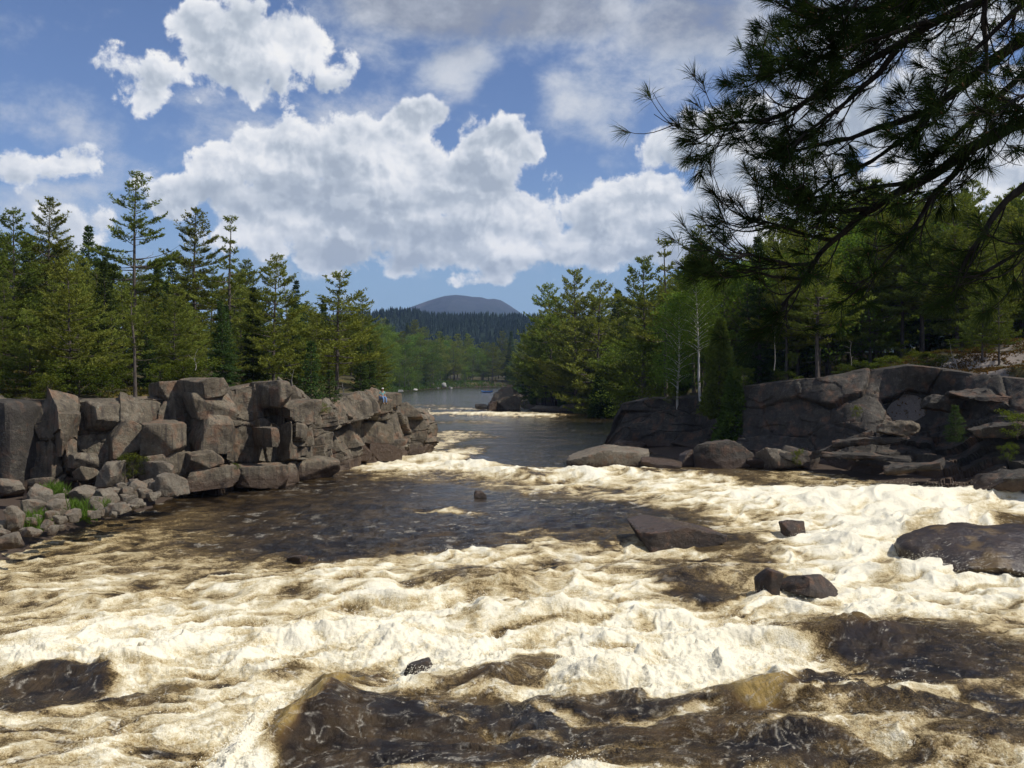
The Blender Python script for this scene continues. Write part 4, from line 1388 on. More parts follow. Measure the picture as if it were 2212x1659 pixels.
def boulder(px, py, w, h, label, seed, mat='boulder', name='boulder', rot=None, depth=None, D=None, sink=0.25, group=None, **kw):
    """boulder w wide and h high in the measuring frame, its foot at (px, py)"""
    if D is None:
        (x,), (y,) = on_water([px], [py])
        D = y
    W, Hh = w / F_ * D, h / F_ * D
    r = np.random.default_rng(seed)
    rot = rot or (r.uniform(-12, 12), r.uniform(-12, 12), r.uniform(0, 360))
    dp = depth or W * r.uniform(0.65, 0.95)
    c = at(px, py, D)
    c[2] += Hh * (0.5 - sink * 0.5)
    c[1] += dp * 0.35
    kw.setdefault('cuts', 11)
    kw.setdefault('cut_range', (0.56, 0.92))
    kw.setdefault('rough', 0.085)
    kw.setdefault('sharp', 24)
    kw.setdefault('n', 10)
    o = rock_obj(name, c, (W / 2 * 1.12, dp / 2 * 1.12, Hh / 2 * (1.15 + sink)), rot, seed, MAT[mat], None, **kw)
    return tag(o, label, 'boulder' if name == 'boulder' else 'rock', group)


boulder(1318, 1008, 160, 46, 'low grey boulder with brown foot at the mouth of the pool', 21, rot=(0, -3, -8), depth=4.0, n=16, sharp=4, cuts=5, planes=[(-.55, -.1, .83, .62), (.35, -.1, .93, .66)])
boulder(1432, 1014, 78, 22, 'small dark wet boulder just right of the low grey one at the pool mouth', 22, 'wet_rock', rot=(0, 3, -12))
boulder(1490, 1008, 40, 28, 'thin upright brown rock leaning in front of the dark cliff', 23, 'wet_rock', rot=(0, -28, 10))
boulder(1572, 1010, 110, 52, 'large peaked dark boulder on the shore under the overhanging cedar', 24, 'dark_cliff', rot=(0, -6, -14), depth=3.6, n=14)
boulder(1648, 1012, 60, 28, 'flat topped brown boulder right of the peaked shore boulder', 25, 'wet_rock', rot=(0, 8, -10))
boulder(1690, 1016, 84, 40, 'reddish four-sided boulder at the end of the right shore rocks', 26, 'boulder', rot=(0, 10, 6), n=14)
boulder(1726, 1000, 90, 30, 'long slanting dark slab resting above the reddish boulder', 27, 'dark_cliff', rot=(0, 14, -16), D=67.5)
boulder(1450, 1182, 205, 58, 'big wedge shaped brown boulder in the middle of the rapids', 28, 'wet_rock', name='river_rock', rot=(0, -3, 12), depth=2.6, n=18, cuts=3, sharp=12, planes=[(-.30, -.2, .93, .72), (.62, 0, .78, .55), (-.95, -.5, .1, .9)], rough=0.05)
boulder(1712, 1158, 62, 30, 'small dark pointed rock parting the white water', 29, 'wet_rock', name='river_rock', rot=(0, 5, 30), n=14)
boulder(1752, 1286, 96, 36, 'black wet rock breaking the surface in the white water at the right', 30, 'wet_rock', name='river_rock', rot=(0, 4, 20), depth=1.6, n=14)
boulder(1662, 1282, 34, 46, 'narrow dark rock spike beside the black wet rock, water pouring off it', 31, 'wet_rock', name='river_rock', rot=(0, 14, 8), depth=1.0, n=12)
boulder(908, 1458, 62, 28, 'small brown rock in the foam in the centre of the foreground', 32, 'wet_rock', name='river_rock', rot=(0, 5, 40), n=12)
boulder(1038, 1076, 24, 16, 'tiny dark rock tip alone in the dark pool', 33, 'wet_rock', name='river_rock', rot=(0, 20, 10), n=10)
boulder(640, 1216, 40, 14, 'small dark rock tip at the upper edge of the left hand foam', 34, 'wet_rock', name='river_rock', n=10)
boulder(1092, 887, 54, 50, 'big rounded grey boulder standing in the far river beside the right bank', 35, 'boulder', rot=(0, 4, 20), depth=4.5, n=18, sharp=8, cuts=12, D=182)
boulder(1040, 884, 24, 12, 'low rock at the left foot of the big grey boulder in the far river', 36, 'boulder', rot=(0, 0, 10), D=184)
boulder(1064, 888, 18, 20, 'dark brown rock leaning on the left side of the far grey boulder', 37, 'wet_rock', D=180)
for i, (px, py, w, h, lb) in enumerate([(1180, 890, 70, 13, 'low ledge rock right of the far grey boulder'), (1235, 888, 60, 12, 'flat pale shore ledge in the middle of the far right shore'), (1272, 893, 56, 20, 'humped rock near the right end of the far shore ledges'), (1316, 894, 54, 18, 'rounded shore rock at the right end of the far shore, by the dark headland'), (1252, 876, 70, 20, 'brown sloping rock above the far shore ledges')]):
    boulder(px, py, w, h, lb, 40 + i, 'boulder', rot=(0, 2, 5 * i), D=174 if i < 4 else 182, depth=5, sharp=5)
# wet, water-covered hump at the right edge and the dark ledge in the foreground
boulder(2205, 1240, 340, 62, 'broad dark rock at the right edge with a sheet of water sliding over it', 60, 'veiled_rock', name='river_rock', rot=(10, -8, 16), depth=5.2, n=26, sharp=5, cuts=8, sink=.5, rough=0.10)
# rubble below the left cliff: the largest ones told apart, the rest alike
RUB = [
    (75, 1096, 66, 56, 'tall pointed boulder in the rubble under the dark part of the left cliff'),
    (30, 1144, 46, 56, 'upright square grey boulder beside the grass at the left edge of the rubble'),
    (230, 1042, 70, 50, 'pointed boulder leaning against the foot of the left cliff'),
    (338, 1034, 84, 46, 'big tilted flat slab at the right end of the rubble under the cliff'),
    (362, 1062, 64, 50, 'rounded slab boulder in front of the tilted slab by the water'),
    (172, 1084, 60, 40, 'blocky boulder in the middle of the rubble, right of the grass'),
    (222, 1086, 54, 34, 'flat faced grey boulder right of the blocky one'),
    (60, 1110, 60, 40, 'broad low boulder in front of the tall pointed one'),
    (118, 1108, 46, 34, 'brown cornered boulder between the grass tufts in the rubble'),
    (242, 1108, 66, 20, 'long flat pale boulder at the water edge of the rubble'),
    (18, 1180, 66, 26, 'reddish slab at the lower left corner of the rubble, in the water'),
    (62, 1158, 52, 20, 'flat pale rock near the water at the lower end of the rubble'),
    (290, 1066, 50, 30, 'grey angular boulder between the cliff foot and the long flat pale one'),
    (20, 1062, 60, 26, 'boulder in the shade of the cliff at the left edge'),
]
for i, (px, py, w, h, lb) in enumerate(RUB):
    (x,), (y,) = on_water([px], [min(py + 8, 1190)])
    boulder(px, py, w * .82, h * .82, lb, 70 + i, 'boulder', D=float(np.interp(py, [1034, 1066, 1110, 1180], [52.5, 49.0, 43.5, 37.5])), depth=None, n=12, cuts=12)
r_ = np.random.default_rng(99)
shared = []
for i in range(64):
    t = r_.random()
    sx = np.interp(t, [0, .3, .6, 1], [0, 130, 240, 330])
    top = np.interp(sx, [0, 150, 330], [1060, 1050, 1052])
    low = np.interp(sx, [0, 120, 270, 330], [1176, 1152, 1112, 1082])
    py = r_.uniform(top, low)
    k = r_.integers(0, 6)
    w = r_.uniform(14, 32) * (1.0 if py < low - 20 else .85)
    D = float(np.interp(py, [1034, 1066, 1110, 1180], [52.5, 49.0, 43.5, 37.5]))
    boulder(sx, py, w, w * r_.uniform(.45, .75), 'small grey angular boulder in the rubble below the left cliff', 200 + i, 'boulder', D=D, n=8, cuts=10, group='small boulders in the rubble below the left cliff')

# ------------------------------------------------------------------ trees and bushes
def foliage_mat(name, dark, lite, trans=0.25, scale=0.9, hue=None):
    """leaves or needles; each tree a little different, younger shoots paler"""
    m, b, out = new_mat(name)
    geo = b.n('ShaderNodeNewGeometry')
    tc = b.n('ShaderNodeTexCoord')
    oi = b.n('ShaderNodeObjectInfo')
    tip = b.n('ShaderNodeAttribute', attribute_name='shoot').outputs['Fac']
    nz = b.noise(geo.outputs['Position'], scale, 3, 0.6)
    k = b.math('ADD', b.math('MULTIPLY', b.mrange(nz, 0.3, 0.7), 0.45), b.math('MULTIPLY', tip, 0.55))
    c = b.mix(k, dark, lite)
    hs = b.n('ShaderNodeHueSaturation')
    b.put(hs.inputs['Hue'], b.mrange(oi.outputs['Random'], 0, 1, 0.482, 0.515))
    b.put(hs.inputs['Saturation'], 1.0)
    b.put(hs.inputs['Value'], b.mrange(b.math('FRACT', b.math('MULTIPLY', oi.outputs['Random'], 7.31)), 0, 1, 0.72, 1.30))
    b.link(c, hs.inputs['Color'])
    d = b.n('ShaderNodeBsdfDiffuse')
    t = b.n('ShaderNodeBsdfTranslucent')
    b.link(hs.outputs[0], d.inputs[0])
    b.link(b.mix(1.0, hs.outputs[0], (1.25, 1.2, 0.55), 'MULTIPLY'), t.inputs[0])
    mx = b.n('ShaderNodeMixShader')
    mx.inputs[0].default_value = trans
    b.link(d.outputs[0], mx.inputs[1])
    b.link(t.outputs[0], mx.inputs[2])
    b.link(mx.outputs[0], out.inputs[0])
    return m


def bark_mat(name, a, c, scale=6.0):
    m, b, out = new_mat(name)
    tc = b.n('ShaderNodeTexCoord')
    v = b.mapping(tc.outputs['Object'], (0, 0, 0), (0, 0, 0), (1, 1, 0.25))
    nz = b.noise(v, scale, 5, 0.65)
    principled(b, out, b.mix(b.mrange(nz, 0.35, 0.65), a, c), 0.95, nz, 0.03, 1.0, 0.1)
    return m


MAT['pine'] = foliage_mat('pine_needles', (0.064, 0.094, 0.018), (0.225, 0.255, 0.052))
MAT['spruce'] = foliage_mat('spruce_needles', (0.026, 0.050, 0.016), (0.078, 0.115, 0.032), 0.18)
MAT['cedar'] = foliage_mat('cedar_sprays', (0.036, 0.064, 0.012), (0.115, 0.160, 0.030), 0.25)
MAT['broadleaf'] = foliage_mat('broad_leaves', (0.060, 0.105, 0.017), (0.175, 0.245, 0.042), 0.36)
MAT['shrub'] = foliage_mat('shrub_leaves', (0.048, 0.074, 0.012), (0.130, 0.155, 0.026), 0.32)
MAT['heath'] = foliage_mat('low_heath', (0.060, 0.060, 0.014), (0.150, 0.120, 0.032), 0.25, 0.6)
MAT['bark'] = bark_mat('pine_bark', (0.050, 0.040, 0.033), (0.14, 0.118, 0.10))
MAT['pale_bark'] = bark_mat('birch_bark', (0.42, 0.39, 0.35), (0.70, 0.67, 0.62), 3.0)
MAT['grey_wood'] = bark_mat('weathered_wood', (0.20, 0.18, 0.16), (0.38, 0.35, 0.31))


def tube(path, rad, sides=6):
    """tube along a polyline"""
    P = np.asarray(path, float)
    n = len(P)
    T = np.gradient(P, axis=0)
    T /= np.linalg.norm(T, axis=1)[:, None] + 1e-9
    ref = np.array((0, 0, 1.0)) if abs(T[0, 2]) < 0.9 else np.array((1.0, 0, 0))
    A = np.cross(T, ref)
    A /= np.linalg.norm(A, axis=1)[:, None] + 1e-9
    B = np.cross(T, A)
    ph = np.linspace(0, 2 * np.pi, sides, endpoint=False)
    rad = np.broadcast_to(np.asarray(rad, float), (n,))
    V = P[:, None] + rad[:, None, None] * (np.cos(ph)[None, :, None] * A[:, None] + np.sin(ph)[None, :, None] * B[:, None])
    i, j = np.meshgrid(np.arange(n - 1), np.arange(sides), indexing='ij')
    a = (i * sides + j).ravel()
    c = (i * sides + (j + 1) % sides).ravel()
    F = np.stack([a, c, c + sides, a + sides], 1)
    return V.reshape(-1, 3), F


class Build:
    def __init__(self):
        self.V, self.F, self.n, self.A = [], [], 0, []

    def add(self, V, F, shoot=0.0):
        if not len(V):
            return
        self.V.append(V)
        self.F.append(np.asarray(F) + self.n)
        self.A.append(np.broadcast_to(np.asarray(shoot, np.float32), (len(V),)))
        self.n += len(V)

    def mesh(self, name, mat, smooth=False):
        V = np.concatenate(self.V)
        tri = [f for f in self.F if f.shape[1] == 3]
        quad = [f for f in self.F if f.shape[1] == 4]
        Fs = []
        if tri:
            Fs.append(np.concatenate(tri))
        if quad:
            Fs.append(np.concatenate(quad))
        return mesh_np(name, V, Fs, mat, smooth, {'shoot': np.concatenate(self.A)})


def blades(r, P, D, n, L, W, spread, shoot=None):
    """n pointed blades at every point P, fanned round direction D"""
    m = len(P)
    d = D[:, None] + spread * r.normal(size=(m, n, 3))
    d /= np.linalg.norm(d, axis=2)[..., None] + 1e-9
    s = np.cross(d, r.normal(size=(m, n, 3)))
    s /= np.linalg.norm(s, axis=2)[..., None] + 1e-9
    ln = np.asarray(L).reshape(-1, 1, 1) * r.uniform(0.7, 1.25, (m, n, 1))
    wd = np.asarray(W).reshape(-1, 1, 1) * r.uniform(0.7, 1.3, (m, n, 1))
    o = P[:, None]
    v0, v1, v2, v3 = o - 0.15 * s * wd, o + d * ln * 0.45 + s * wd * 0.5, o + d * ln, o + d * ln * 0.45 - s * wd * 0.5
    V = np.stack([v0, v1, v2, v3], 2).reshape(-1, 3)
    k = np.arange(m * n) * 4
    F = np.concatenate([np.stack([k, k + 1, k + 2], 1), np.stack([k, k + 2, k + 3], 1)])
    if shoot is None:
        shoot = np.zeros(m)
    sh = np.repeat(shoot, n * 4)
    return V, F, sh


def leaf_quads(r, P, size, shoot=None):
    m = len(P)
    a = r.normal(size=(m, 3))
    a[:, 2] *= 0.6
    a /= np.linalg.norm(a, axis=1)[:, None]
    b_ = np.cross(a, r.normal(size=(m, 3)))
    b_ /= np.linalg.norm(b_, axis=1)[:, None] + 1e-9
    s = (size * r.uniform(0.7, 1.3, m))[:, None]
    V = np.stack([P - a * s, P + b_ * s * .55, P + a * s, P - b_ * s * .55], 1).reshape(-1, 3)
    k = np.arange(m) * 4
    F = np.concatenate([np.stack([k, k + 1, k + 2], 1), np.stack([k, k + 2, k + 3], 1)])
    return V, F, np.repeat(np.zeros(m) if shoot is None else shoot, 4)


def conifer(seed, H, kind='pine', base=0.25, width=0.24, gap=None, droop=0.0, irregular=0.3, density=1.0, lean=0.0, extra=None, dead=0.06, tuft=1.0):
    """white pine, spruce or fir with trunk, limbs and needle sprays; returns (wood mesh, crown mesh)"""
    r = np.random.default_rng(seed)
    wood, crown = Build(), Build()
    R = 0.0105 * H + 0.03
    hz = np.linspace(0, 1, 9)
    bend = np.cumsum(r.normal(size=(9, 2)) * 0.006 * H, 0) * hz[:, None]
    path = np.stack([bend[:, 0] + lean * H * hz ** 1.5, bend[:, 1], hz * H], 1)
    V, F = tube(path, R * (1 - hz) ** 0.75 + 0.012, 8)
    V[:8, :2] *= 1.25
    wood.add(V, F)

    def trunk_at(t):
        return np.array([np.interp(t, hz, path[:, k]) for k in range(3)])
    step = gap or (0.80 if kind == 'pine' else 0.36)
    nw = int(H * (1 - base * 0.45) / step)
    limbs = []
    for w in range(nw):
        t = base * 0.45 + (1 - base * 0.45) * (w + 0.5 * r.random()) / nw
        s = (t - base) / (1 - base)
        if s < 0:
            # bare or dead stubs below the crown
            if r.random() < 0.55:
                limbs.append((t, r.uniform(0, 6.28), width * H * r.uniform(.15, .45), -0.15, True))
            continue
        if kind == 'pine':
            prof = min(1, (s / 0.12 + 0.35)) * (1 - s) ** 0.72 + 0.05
            k = r.integers(4, 7)
        else:
            prof = (1 - s) ** 0.92 * min(1, 0.55 + s * 3) + 0.035
            k = r.integers(5, 8)
        off = r.uniform(0, 6.28)
        gapk = r.random() < irregular * 0.35
        for q in range(k):
            if r.random() > density:
                continue
            L = width * H * prof * r.uniform(1 - irregular, 1 + irregular * 0.9) * (0.45 if gapk else 1)
            ev = (0.10 + 0.75 * s ** 2.2 if kind == 'pine' else -0.20 + 0.85 * s ** 1.6) + r.normal() * 0.09 - droop
            limbs.append((t, off + 6.283 * q / k + r.normal() * 0.28, max(L, 0.18), ev, r.random() < dead * (1 - s)))
    for e in (extra or []):
        limbs.append((*e, False))
    PT, DT, ST = [], [], []
    for (t, az, L, ev, bare) in limbs:
        o = trunk_at(t)
        n = max(4, int(L / 0.35) + 3)
        u = np.linspace(0, 1, n)
        c, s_ = math.cos(az), math.sin(az)
        sag = -0.10 * L * np.sin(u * math.pi * 0.8) * (1 if kind != 'pine' else 0.5) + 0.16 * L * u ** 2.5
        wig = np.cumsum(r.normal(size=n)) * 0.03 * L
        bx, by = u * L * math.cos(ev), wig * u
        bz = u * L * math.sin(ev) + sag
        Pb = o + np.stack([bx * c - by * s_, bx * s_ + by * c, bz], 1)
        br = (0.012 + 0.012 * L) * (1 - u * 0.85)
        V, F = tube(Pb, br, 3)
        wood.add(V, F)
        if bare:
            continue
        # side twigs in the plane of the limb
        start = 0.25 if kind == 'pine' else 0.06
        nt = max(4, int(L * (6.5 if kind == 'pine' else 6.5)))
        tt = np.sort(r.uniform(start, 1.0, nt))
        for i, a in enumerate(tt):
            q = np.array([np.interp(a, u, Pb[:, k]) for k in range(3)])
            tl = (0.38 * L * (1.12 - a) + 0.16) * r.uniform(0.6, 1.2)
            tl = min(tl, 1.25)
            side = (1 if i % 2 else -1) * r.uniform(0.55, 1.1)
            az2 = az + side
            rise = r.normal() * 0.07 + (0.08 if kind == 'pine' else -0.10)
            d = np.array((math.cos(az2), math.sin(az2), math.sin(ev) * 0.55 + rise))
            ns = max(2, int(tl / (0.15 if kind == 'pine' else 0.13)))
            f = np.linspace(0.25, 1, ns)
            pts = q + f[:, None] * tl * d
            pts[:, 2] += 0.10 * tl * f ** 2
            pts += r.normal(size=pts.shape) * 0.035
            dd = np.tile(d, (ns, 1))
            dd[:, 2] += 0.45 if kind == 'pine' else 0.05
            PT.append(pts)
            DT.append(dd)
            ST.append(np.clip(0.25 + 0.75 * f * a + r.normal(size=ns) * 0.15, 0, 1))
        PT.append(Pb[-2:])
        DT.append(np.tile(np.array((c, s_, 0.4)), (2, 1)))
        ST.append(np.ones(2))
    # leader
    lp = np.stack([trunk_at(x) for x in np.linspace(0.93, 1.0, 6)])
    PT.append(lp)
    DT.append(np.tile(np.array((0, 0, 1.0)), (6, 1)))
    ST.append(np.ones(6))
    P, D, S = np.concatenate(PT), np.concatenate(DT), np.concatenate(ST)
    D /= np.linalg.norm(D, axis=1)[:, None]
    if kind == 'pine':
        V, F, sh = blades(r, P, D, 4, 0.28 * tuft, 0.095 * tuft, 0.55, S)
    else:
        V, F, sh = blades(r, P, D, 3, 0.24 * tuft, 0.10 * tuft, 0.50, S)
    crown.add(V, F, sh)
    return wood, crown


def cedar(seed, H, width=0.2, base=0.02, n=5200):
    """white cedar: dense column of flat sprays"""
    r = np.random.default_rng(seed)
    wood, crown = Build(), Build()
    hz = np.linspace(0, 1, 6)
    V, F = tube(np.stack([0.01 * H * np.sin(hz * 4), 0 * hz, hz * H * .97], 1), (0.012 * H + .02) * (1 - hz) + 0.01, 6)
    wood.add(V, F)
    t = base + (1 - base) * r.random(n) ** 1.15
    prof = width * H * np.minimum(1, (t - base) / 0.10 + 0.35) * (1 - t) ** 0.75 + 0.08
    az = r.uniform(0, 6.283, n)
    lump = 1 + 0.45 * pn2(np.cos(az) * 1.6 + t * H * 0.9, np.sin(az) * 1.6 + 7.0, seed)
    rad = prof * lump * np.sqrt(r.uniform(0.12, 1, n))
    P = np.stack([rad * np.cos(az), rad * np.sin(az), t * H + 0.06 * np.sin(az * 3) - 0.12 * rad], 1)
    D = np.stack([np.cos(az), np.sin(az), r.uniform(-0.1, 0.9, n)], 1)
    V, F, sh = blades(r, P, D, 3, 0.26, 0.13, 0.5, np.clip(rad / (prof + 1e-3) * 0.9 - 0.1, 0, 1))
    crown.add(V, F, sh)
    return wood, crown


def broadleaf(seed, H, spread=0.26, base=0.3, nclump=40, nleaf=110, lsize=0.085, trunk=0.014, lean=0.0, slim=False):
    """birch, maple or alder: forked limbs carrying clumps of leaves"""
    r = np.random.default_rng(seed)
    wood, crown = Build(), Build()
    hz = np.linspace(0, 1, 7)
    wob = np.cumsum(r.normal(size=(7, 2)) * 0.012 * H, 0) * hz[:, None]
    path = np.stack([wob[:, 0] + lean * H * hz, wob[:, 1], hz * H * 0.92], 1)
    V, F = tube(path, trunk * H * (1 - hz * 0.9) + 0.01, 7)
    wood.add(V, F)
    PT, ST = [], []
    for i in range(nclump):
        t = base + (1 - base) * (i + r.random()) / nclump
        s = (t - base) / (1 - base)
        o = np.array([np.interp(t * 0.95, hz, path[:, k]) for k in range(3)])
        az = i * 2.4 + r.normal() * 0.5
        prof = math.sin(math.pi * min(1, 0.22 + 0.78 * s)) ** 0.7
        L = spread * H * (prof * r.uniform(0.45, 1.1) + 0.06)
        up = r.uniform(0.15, 0.75) + 0.5 * s
        d = np.array((math.cos(az), math.sin(az), up))
        e = o + d * L
        u = np.linspace(0, 1, 4)[:, None]
        V, F = tube(o + (e - o) * u + np.array((0, 0, 0.08 * L)) * np.sin(u * 3.14), (0.35 * trunk * H * (1 - s) + 0.008) * (1 - 0.8 * u[:, 0]), 3)
        wood.add(V, F)
        cs = (0.085 * H * (1.1 - 0.5 * s) + 0.12) * r.uniform(0.7, 1.3)
        q = r.normal(size=(nleaf, 3))
        q /= np.linalg.norm(q, axis=1)[:, None]
        q *= (r.random(nleaf) ** 0.4)[:, None]
        pp = e + q * cs * np.array((1.25, 1.25, 0.75))
        PT.append(pp)
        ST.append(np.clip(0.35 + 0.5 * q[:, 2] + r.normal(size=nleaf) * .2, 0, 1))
        # leaves along the limb too
        k = nleaf // 4
        w = r.uniform(0.35, 1, (k, 1))
        PT.append(o + (e - o) * w + r.normal(size=(k, 3)) * cs * 0.4)
        ST.append(np.full(k, 0.3))
    P, S = np.concatenate(PT), np.concatenate(ST)
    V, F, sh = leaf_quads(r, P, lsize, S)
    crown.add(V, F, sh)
    return wood, crown


PROTO = {}


def proto(key, wood, crown, wmat, cmat, H):
    PROTO[key] = (wood.mesh('trunk', MAT[wmat], True), crown.mesh('crown', MAT[cmat]), H)


proto('pine_a', *conifer(1, 18, 'pine', 0.20, 0.30, irregular=0.35), 'bark', 'pine', 18)
proto('pine_b', *conifer(2, 17, 'pine', 0.14, 0.31, irregular=0.42), 'bark', 'pine', 17)
proto('pine_c', *conifer(3, 20, 'pine', 0.30, 0.25, irregular=0.40), 'bark', 'pine', 20)
proto('pine_d', *conifer(4, 15, 'pine', 0.08, 0.34, irregular=0.30), 'bark', 'pine', 15)
proto('pine_tall', *conifer(15, 19, 'pine', 0.34, 0.22, gap=1.05, irregular=0.5, density=0.9, dead=0.12, extra=[(0.52, 0.1, 4.2, 0.02), (0.50, 3.3, 4.4, 0.10), (0.60, 3.0, 3.6, 0.0), (0.66, 0.3, 2.6, 0.1)]), 'bark', 'pine', 19)
proto('pine_ragged', *conifer(16, 17, 'pine', 0.40, 0.20, gap=0.9, irregular=0.55, density=0.85, extra=[(0.66, 0.05, 4.4, 0.12)]), 'bark', 'pine', 17)
proto('pine_open', *conifer(19, 10, 'pine', 0.20, 0.33, gap=0.7, irregular=0.35, density=0.9, tuft=0.9), 'bark', 'pine', 10)
proto('pine_sparse', *conifer(17, 8, 'pine', 0.30, 0.22, gap=0.5, irregular=0.5, density=0.45, dead=0.35, tuft=0.75), 'bark', 'pine', 8)
proto('spruce_a', *conifer(5, 15, 'spruce', 0.06, 0.17, irregular=0.22), 'bark', 'spruce', 15)
proto('spruce_b', *conifer(6, 13, 'spruce', 0.04, 0.21, irregular=0.28), 'bark', 'spruce', 13)
proto('fir_young', *conifer(7, 5, 'spruce', 0.02, 0.30, gap=0.24, irregular=0.25, tuft=0.8), 'bark', 'spruce', 5)
proto('cedar_a', *cedar(8, 9, 0.19), 'bark', 'cedar', 9)
proto('cedar_b', *cedar(9, 6, 0.22, n=3600), 'bark', 'cedar', 6)
proto('leafy_a', *broadleaf(10, 12, 0.27, 0.2, 46, 120, 0.10), 'bark', 'broadleaf', 12)
proto('leafy_b', *broadleaf(11, 9, 0.32, 0.12, 40, 110, 0.09), 'bark', 'broadleaf', 9)
proto('birch', *broadleaf(12, 15, 0.13, 0.36, 60, 150, 0.085, 0.0080, lean=-0.05), 'pale_bark', 'broadleaf', 15)
proto('shrub_a', *broadleaf(13, 2.2, 0.55, 0.05, 26, 70, 0.055, 0.012), 'bark', 'shrub', 2.2)
proto('shrub_b', *broadleaf(14, 1.4, 0.7, 0.05, 22, 60, 0.045, 0.012), 'bark', 'shrub', 1.4)
USED = set()
TREES = []


def tree(key, x, y, H, label, name, cat='tree', group=None, rz=None, z=None, tilt=0.0, tiltdir=0.0, widen=1.0):
    w, c, h0 = PROTO[key]
    z = gz(x, y) - 0.1 if z is None else z
    o = empty(name, (x, y, z), random.uniform(0, 6.28) if rz is None else rz)
    if tilt:
        o.rotation_euler = Euler((tilt * math.sin(tiltdir), tilt * math.cos(tiltdir), o.rotation_euler.z), 'XYZ')
    s = H / h0
    o.scale = (s * widen, s * widen, s)
    obj('trunk', w, o)
    obj('crown' if cat == 'tree' else 'foliage', c, o)
    tag(o, label, cat, group)
    TREES.append((x, y))
    return o


def tree_px(key, px, top, D, label, name, base=None, **kw):
    """tree at column px and distance D whose tip reaches row `top`"""
    x = (px - CX) / F_ * D
    z = gz(x, D) - 0.1 if base is None else CAMZ - D * (base - HY) / F_
    H = CAMZ + D * (HY - top) / F_ - z
    return tree(key, x, D, H, label, name, z=z, **kw)


# --- left bank, the ones that stand out
tree_px('pine_tall', 292, 372, 84, 'tallest pine, its bare trunk and flat ragged crown rising over the left bank forest', 'pine_tree', rz=0.0)
tree_px('pine_c', 418, 450, 88, 'tall pine second from the tallest, just right of it over the left forest', 'pine_tree', rz=2.0)
tree_px('pine_ragged', 494, 468, 84, 'ragged pine with one long branch reaching right above the left forest', 'pine_tree', rz=0.05)
tree_px('pine_b', 590, 556, 70, 'light green pine above the rounded dark boulder of the left cliff', 'pine_tree', rz=1.2)
tree_px('pine_ragged', 632, 552, 78, 'thin leaning pine top pointing right at the end of the left forest', 'pine_tree', tilt=0.28, tiltdir=0.0, widen=0.6)
tree_px('pine_open', 728, 592, 76.5, 'bright green open pine alone on the outer end of the left cliff', 'pine_tree', rz=0.5, widen=1.15, base=852)
tree_px('fir_young', 672, 738, 67, 'small dark fir on the edge of the left cliff', 'fir_tree', base=868, widen=.85)
tree_px('fir_young', 712, 800, 69, 'short dark fir bush right of the small fir on the cliff edge', 'fir_tree', base=872, widen=1.2)
tree_px('pine_sparse', 292, 620, 57.5, 'thin half bare pine with sparse crown rooted in the front of the left cliff', 'pine_tree', base=868)
tree_px('pine_d', 152, 560, 61, 'broad pine with a dark straight trunk on the left cliff top', 'pine_tree', rz=0.4)
tree_px('pine_c', 105, 425, 80, 'tall pine with a thin forked tip at the left of the picture', 'pine_tree', rz=4.0)
tree_px('spruce_a', 190, 488, 100, 'narrow spruce tip between the tall pines at the left', 'spruce_tree')
tree_px('spruce_a', 638, 606, 110, 'narrow dark spruce behind the light green pine', 'spruce_tree')
tree_px('pine_a', 28, 458, 76, 'pine crown cut by the left edge of the picture', 'pine_tree')
tree_px('pine_b', 785, 640, 118, 'pine at the river end of the left bank forest, behind the lone cliff pine', 'pine_tree')

# the rest of the left forest
GL = 'pines and spruces of the left bank forest'
fr = np.random.default_rng(5)
spots = []


MARKS_L = [(-400, 'at the left edge of the picture'), (60, 'behind the dark cliff end'), (170, 'left of the tallest pine'), (300, 'right of the tallest pine'), (380, 'behind the topmost cliff block'), (500, 'behind the rounded boulder'), (610, 'left of the lone cliff pine'), (700, 'behind the lone cliff pine')]
MARKS_R = [(1100, 'by the far right shore'), (1330, 'left of the white birch'), (1480, 'behind the white birch'), (1620, 'above the dark slab wall'), (1780, 'behind the pale slab top'), (1960, 'behind the slender slab pines'), (2190, 'past the slab at the right')]
MARKS_F = [(700, 'behind the lone cliff pine'), (840, 'above the left end of the far waterline'), (930, 'above the pointed white rock'), (1000, 'above the raft'), (1070, 'above the far grey boulder')]


def place(label, px, D, H):
    far = 'far bank' in label
    marks = MARKS_F if far else (MARKS_L if px < 900 else MARKS_R)
    spot = [m for x, m in marks if px >= x][-1]
    lo, hi = (22, 29) if far else (13, 18)
    size = 'short' if H < lo else ('tall' if H > hi else 'middling')
    row = '' if far else ('front row ' if D < (74 if px < 900 else 90) else '')
    kind = 'dark spruce' if 'spruce' in label else ('cedar' if 'cedar' in label else ('leafy tree' if 'leafy' in label else 'pine'))
    side = 'on the far bank' if far else ('in the left forest' if px < 900 else 'in the right forest')
    return f'{size} {row}{kind} {side}, {spot}'


def scatter(n, fx0, fx1, D0, D1, topf, keys, names, label, group, gapd=2.2, jitter=40, margin=2.0, hmin=4.0, hmax=27.0):
    done, tries = 0, 0
    while done < n and tries < n * 30:
        tries += 1
        px, D = fr.uniform(fx0, fx1), D0 + (D1 - D0) * fr.random() ** 1.2
        x = (px - CX) / F_ * D
        if poly_dist(np.array([x]), np.array([D]), CLIFF)[0] < margin:
            continue
        if any((x - a) ** 2 + (D - b_) ** 2 < gapd ** 2 for a, b_ in TREES):
            continue
        top = topf(px) + fr.normal() * jitter * 0.6 + abs(fr.normal()) * jitter
        k = fr.integers(len(keys))
        z = gz(x, D)
        H = CAMZ + D * (HY - top) / F_ - z
        if H < hmin or H > hmax:
            continue
        tree(keys[k], x, D, H, place(label[names[k]], px, D, H), names[k], group=group[names[k]] if isinstance(group, dict) else group)
        done += 1


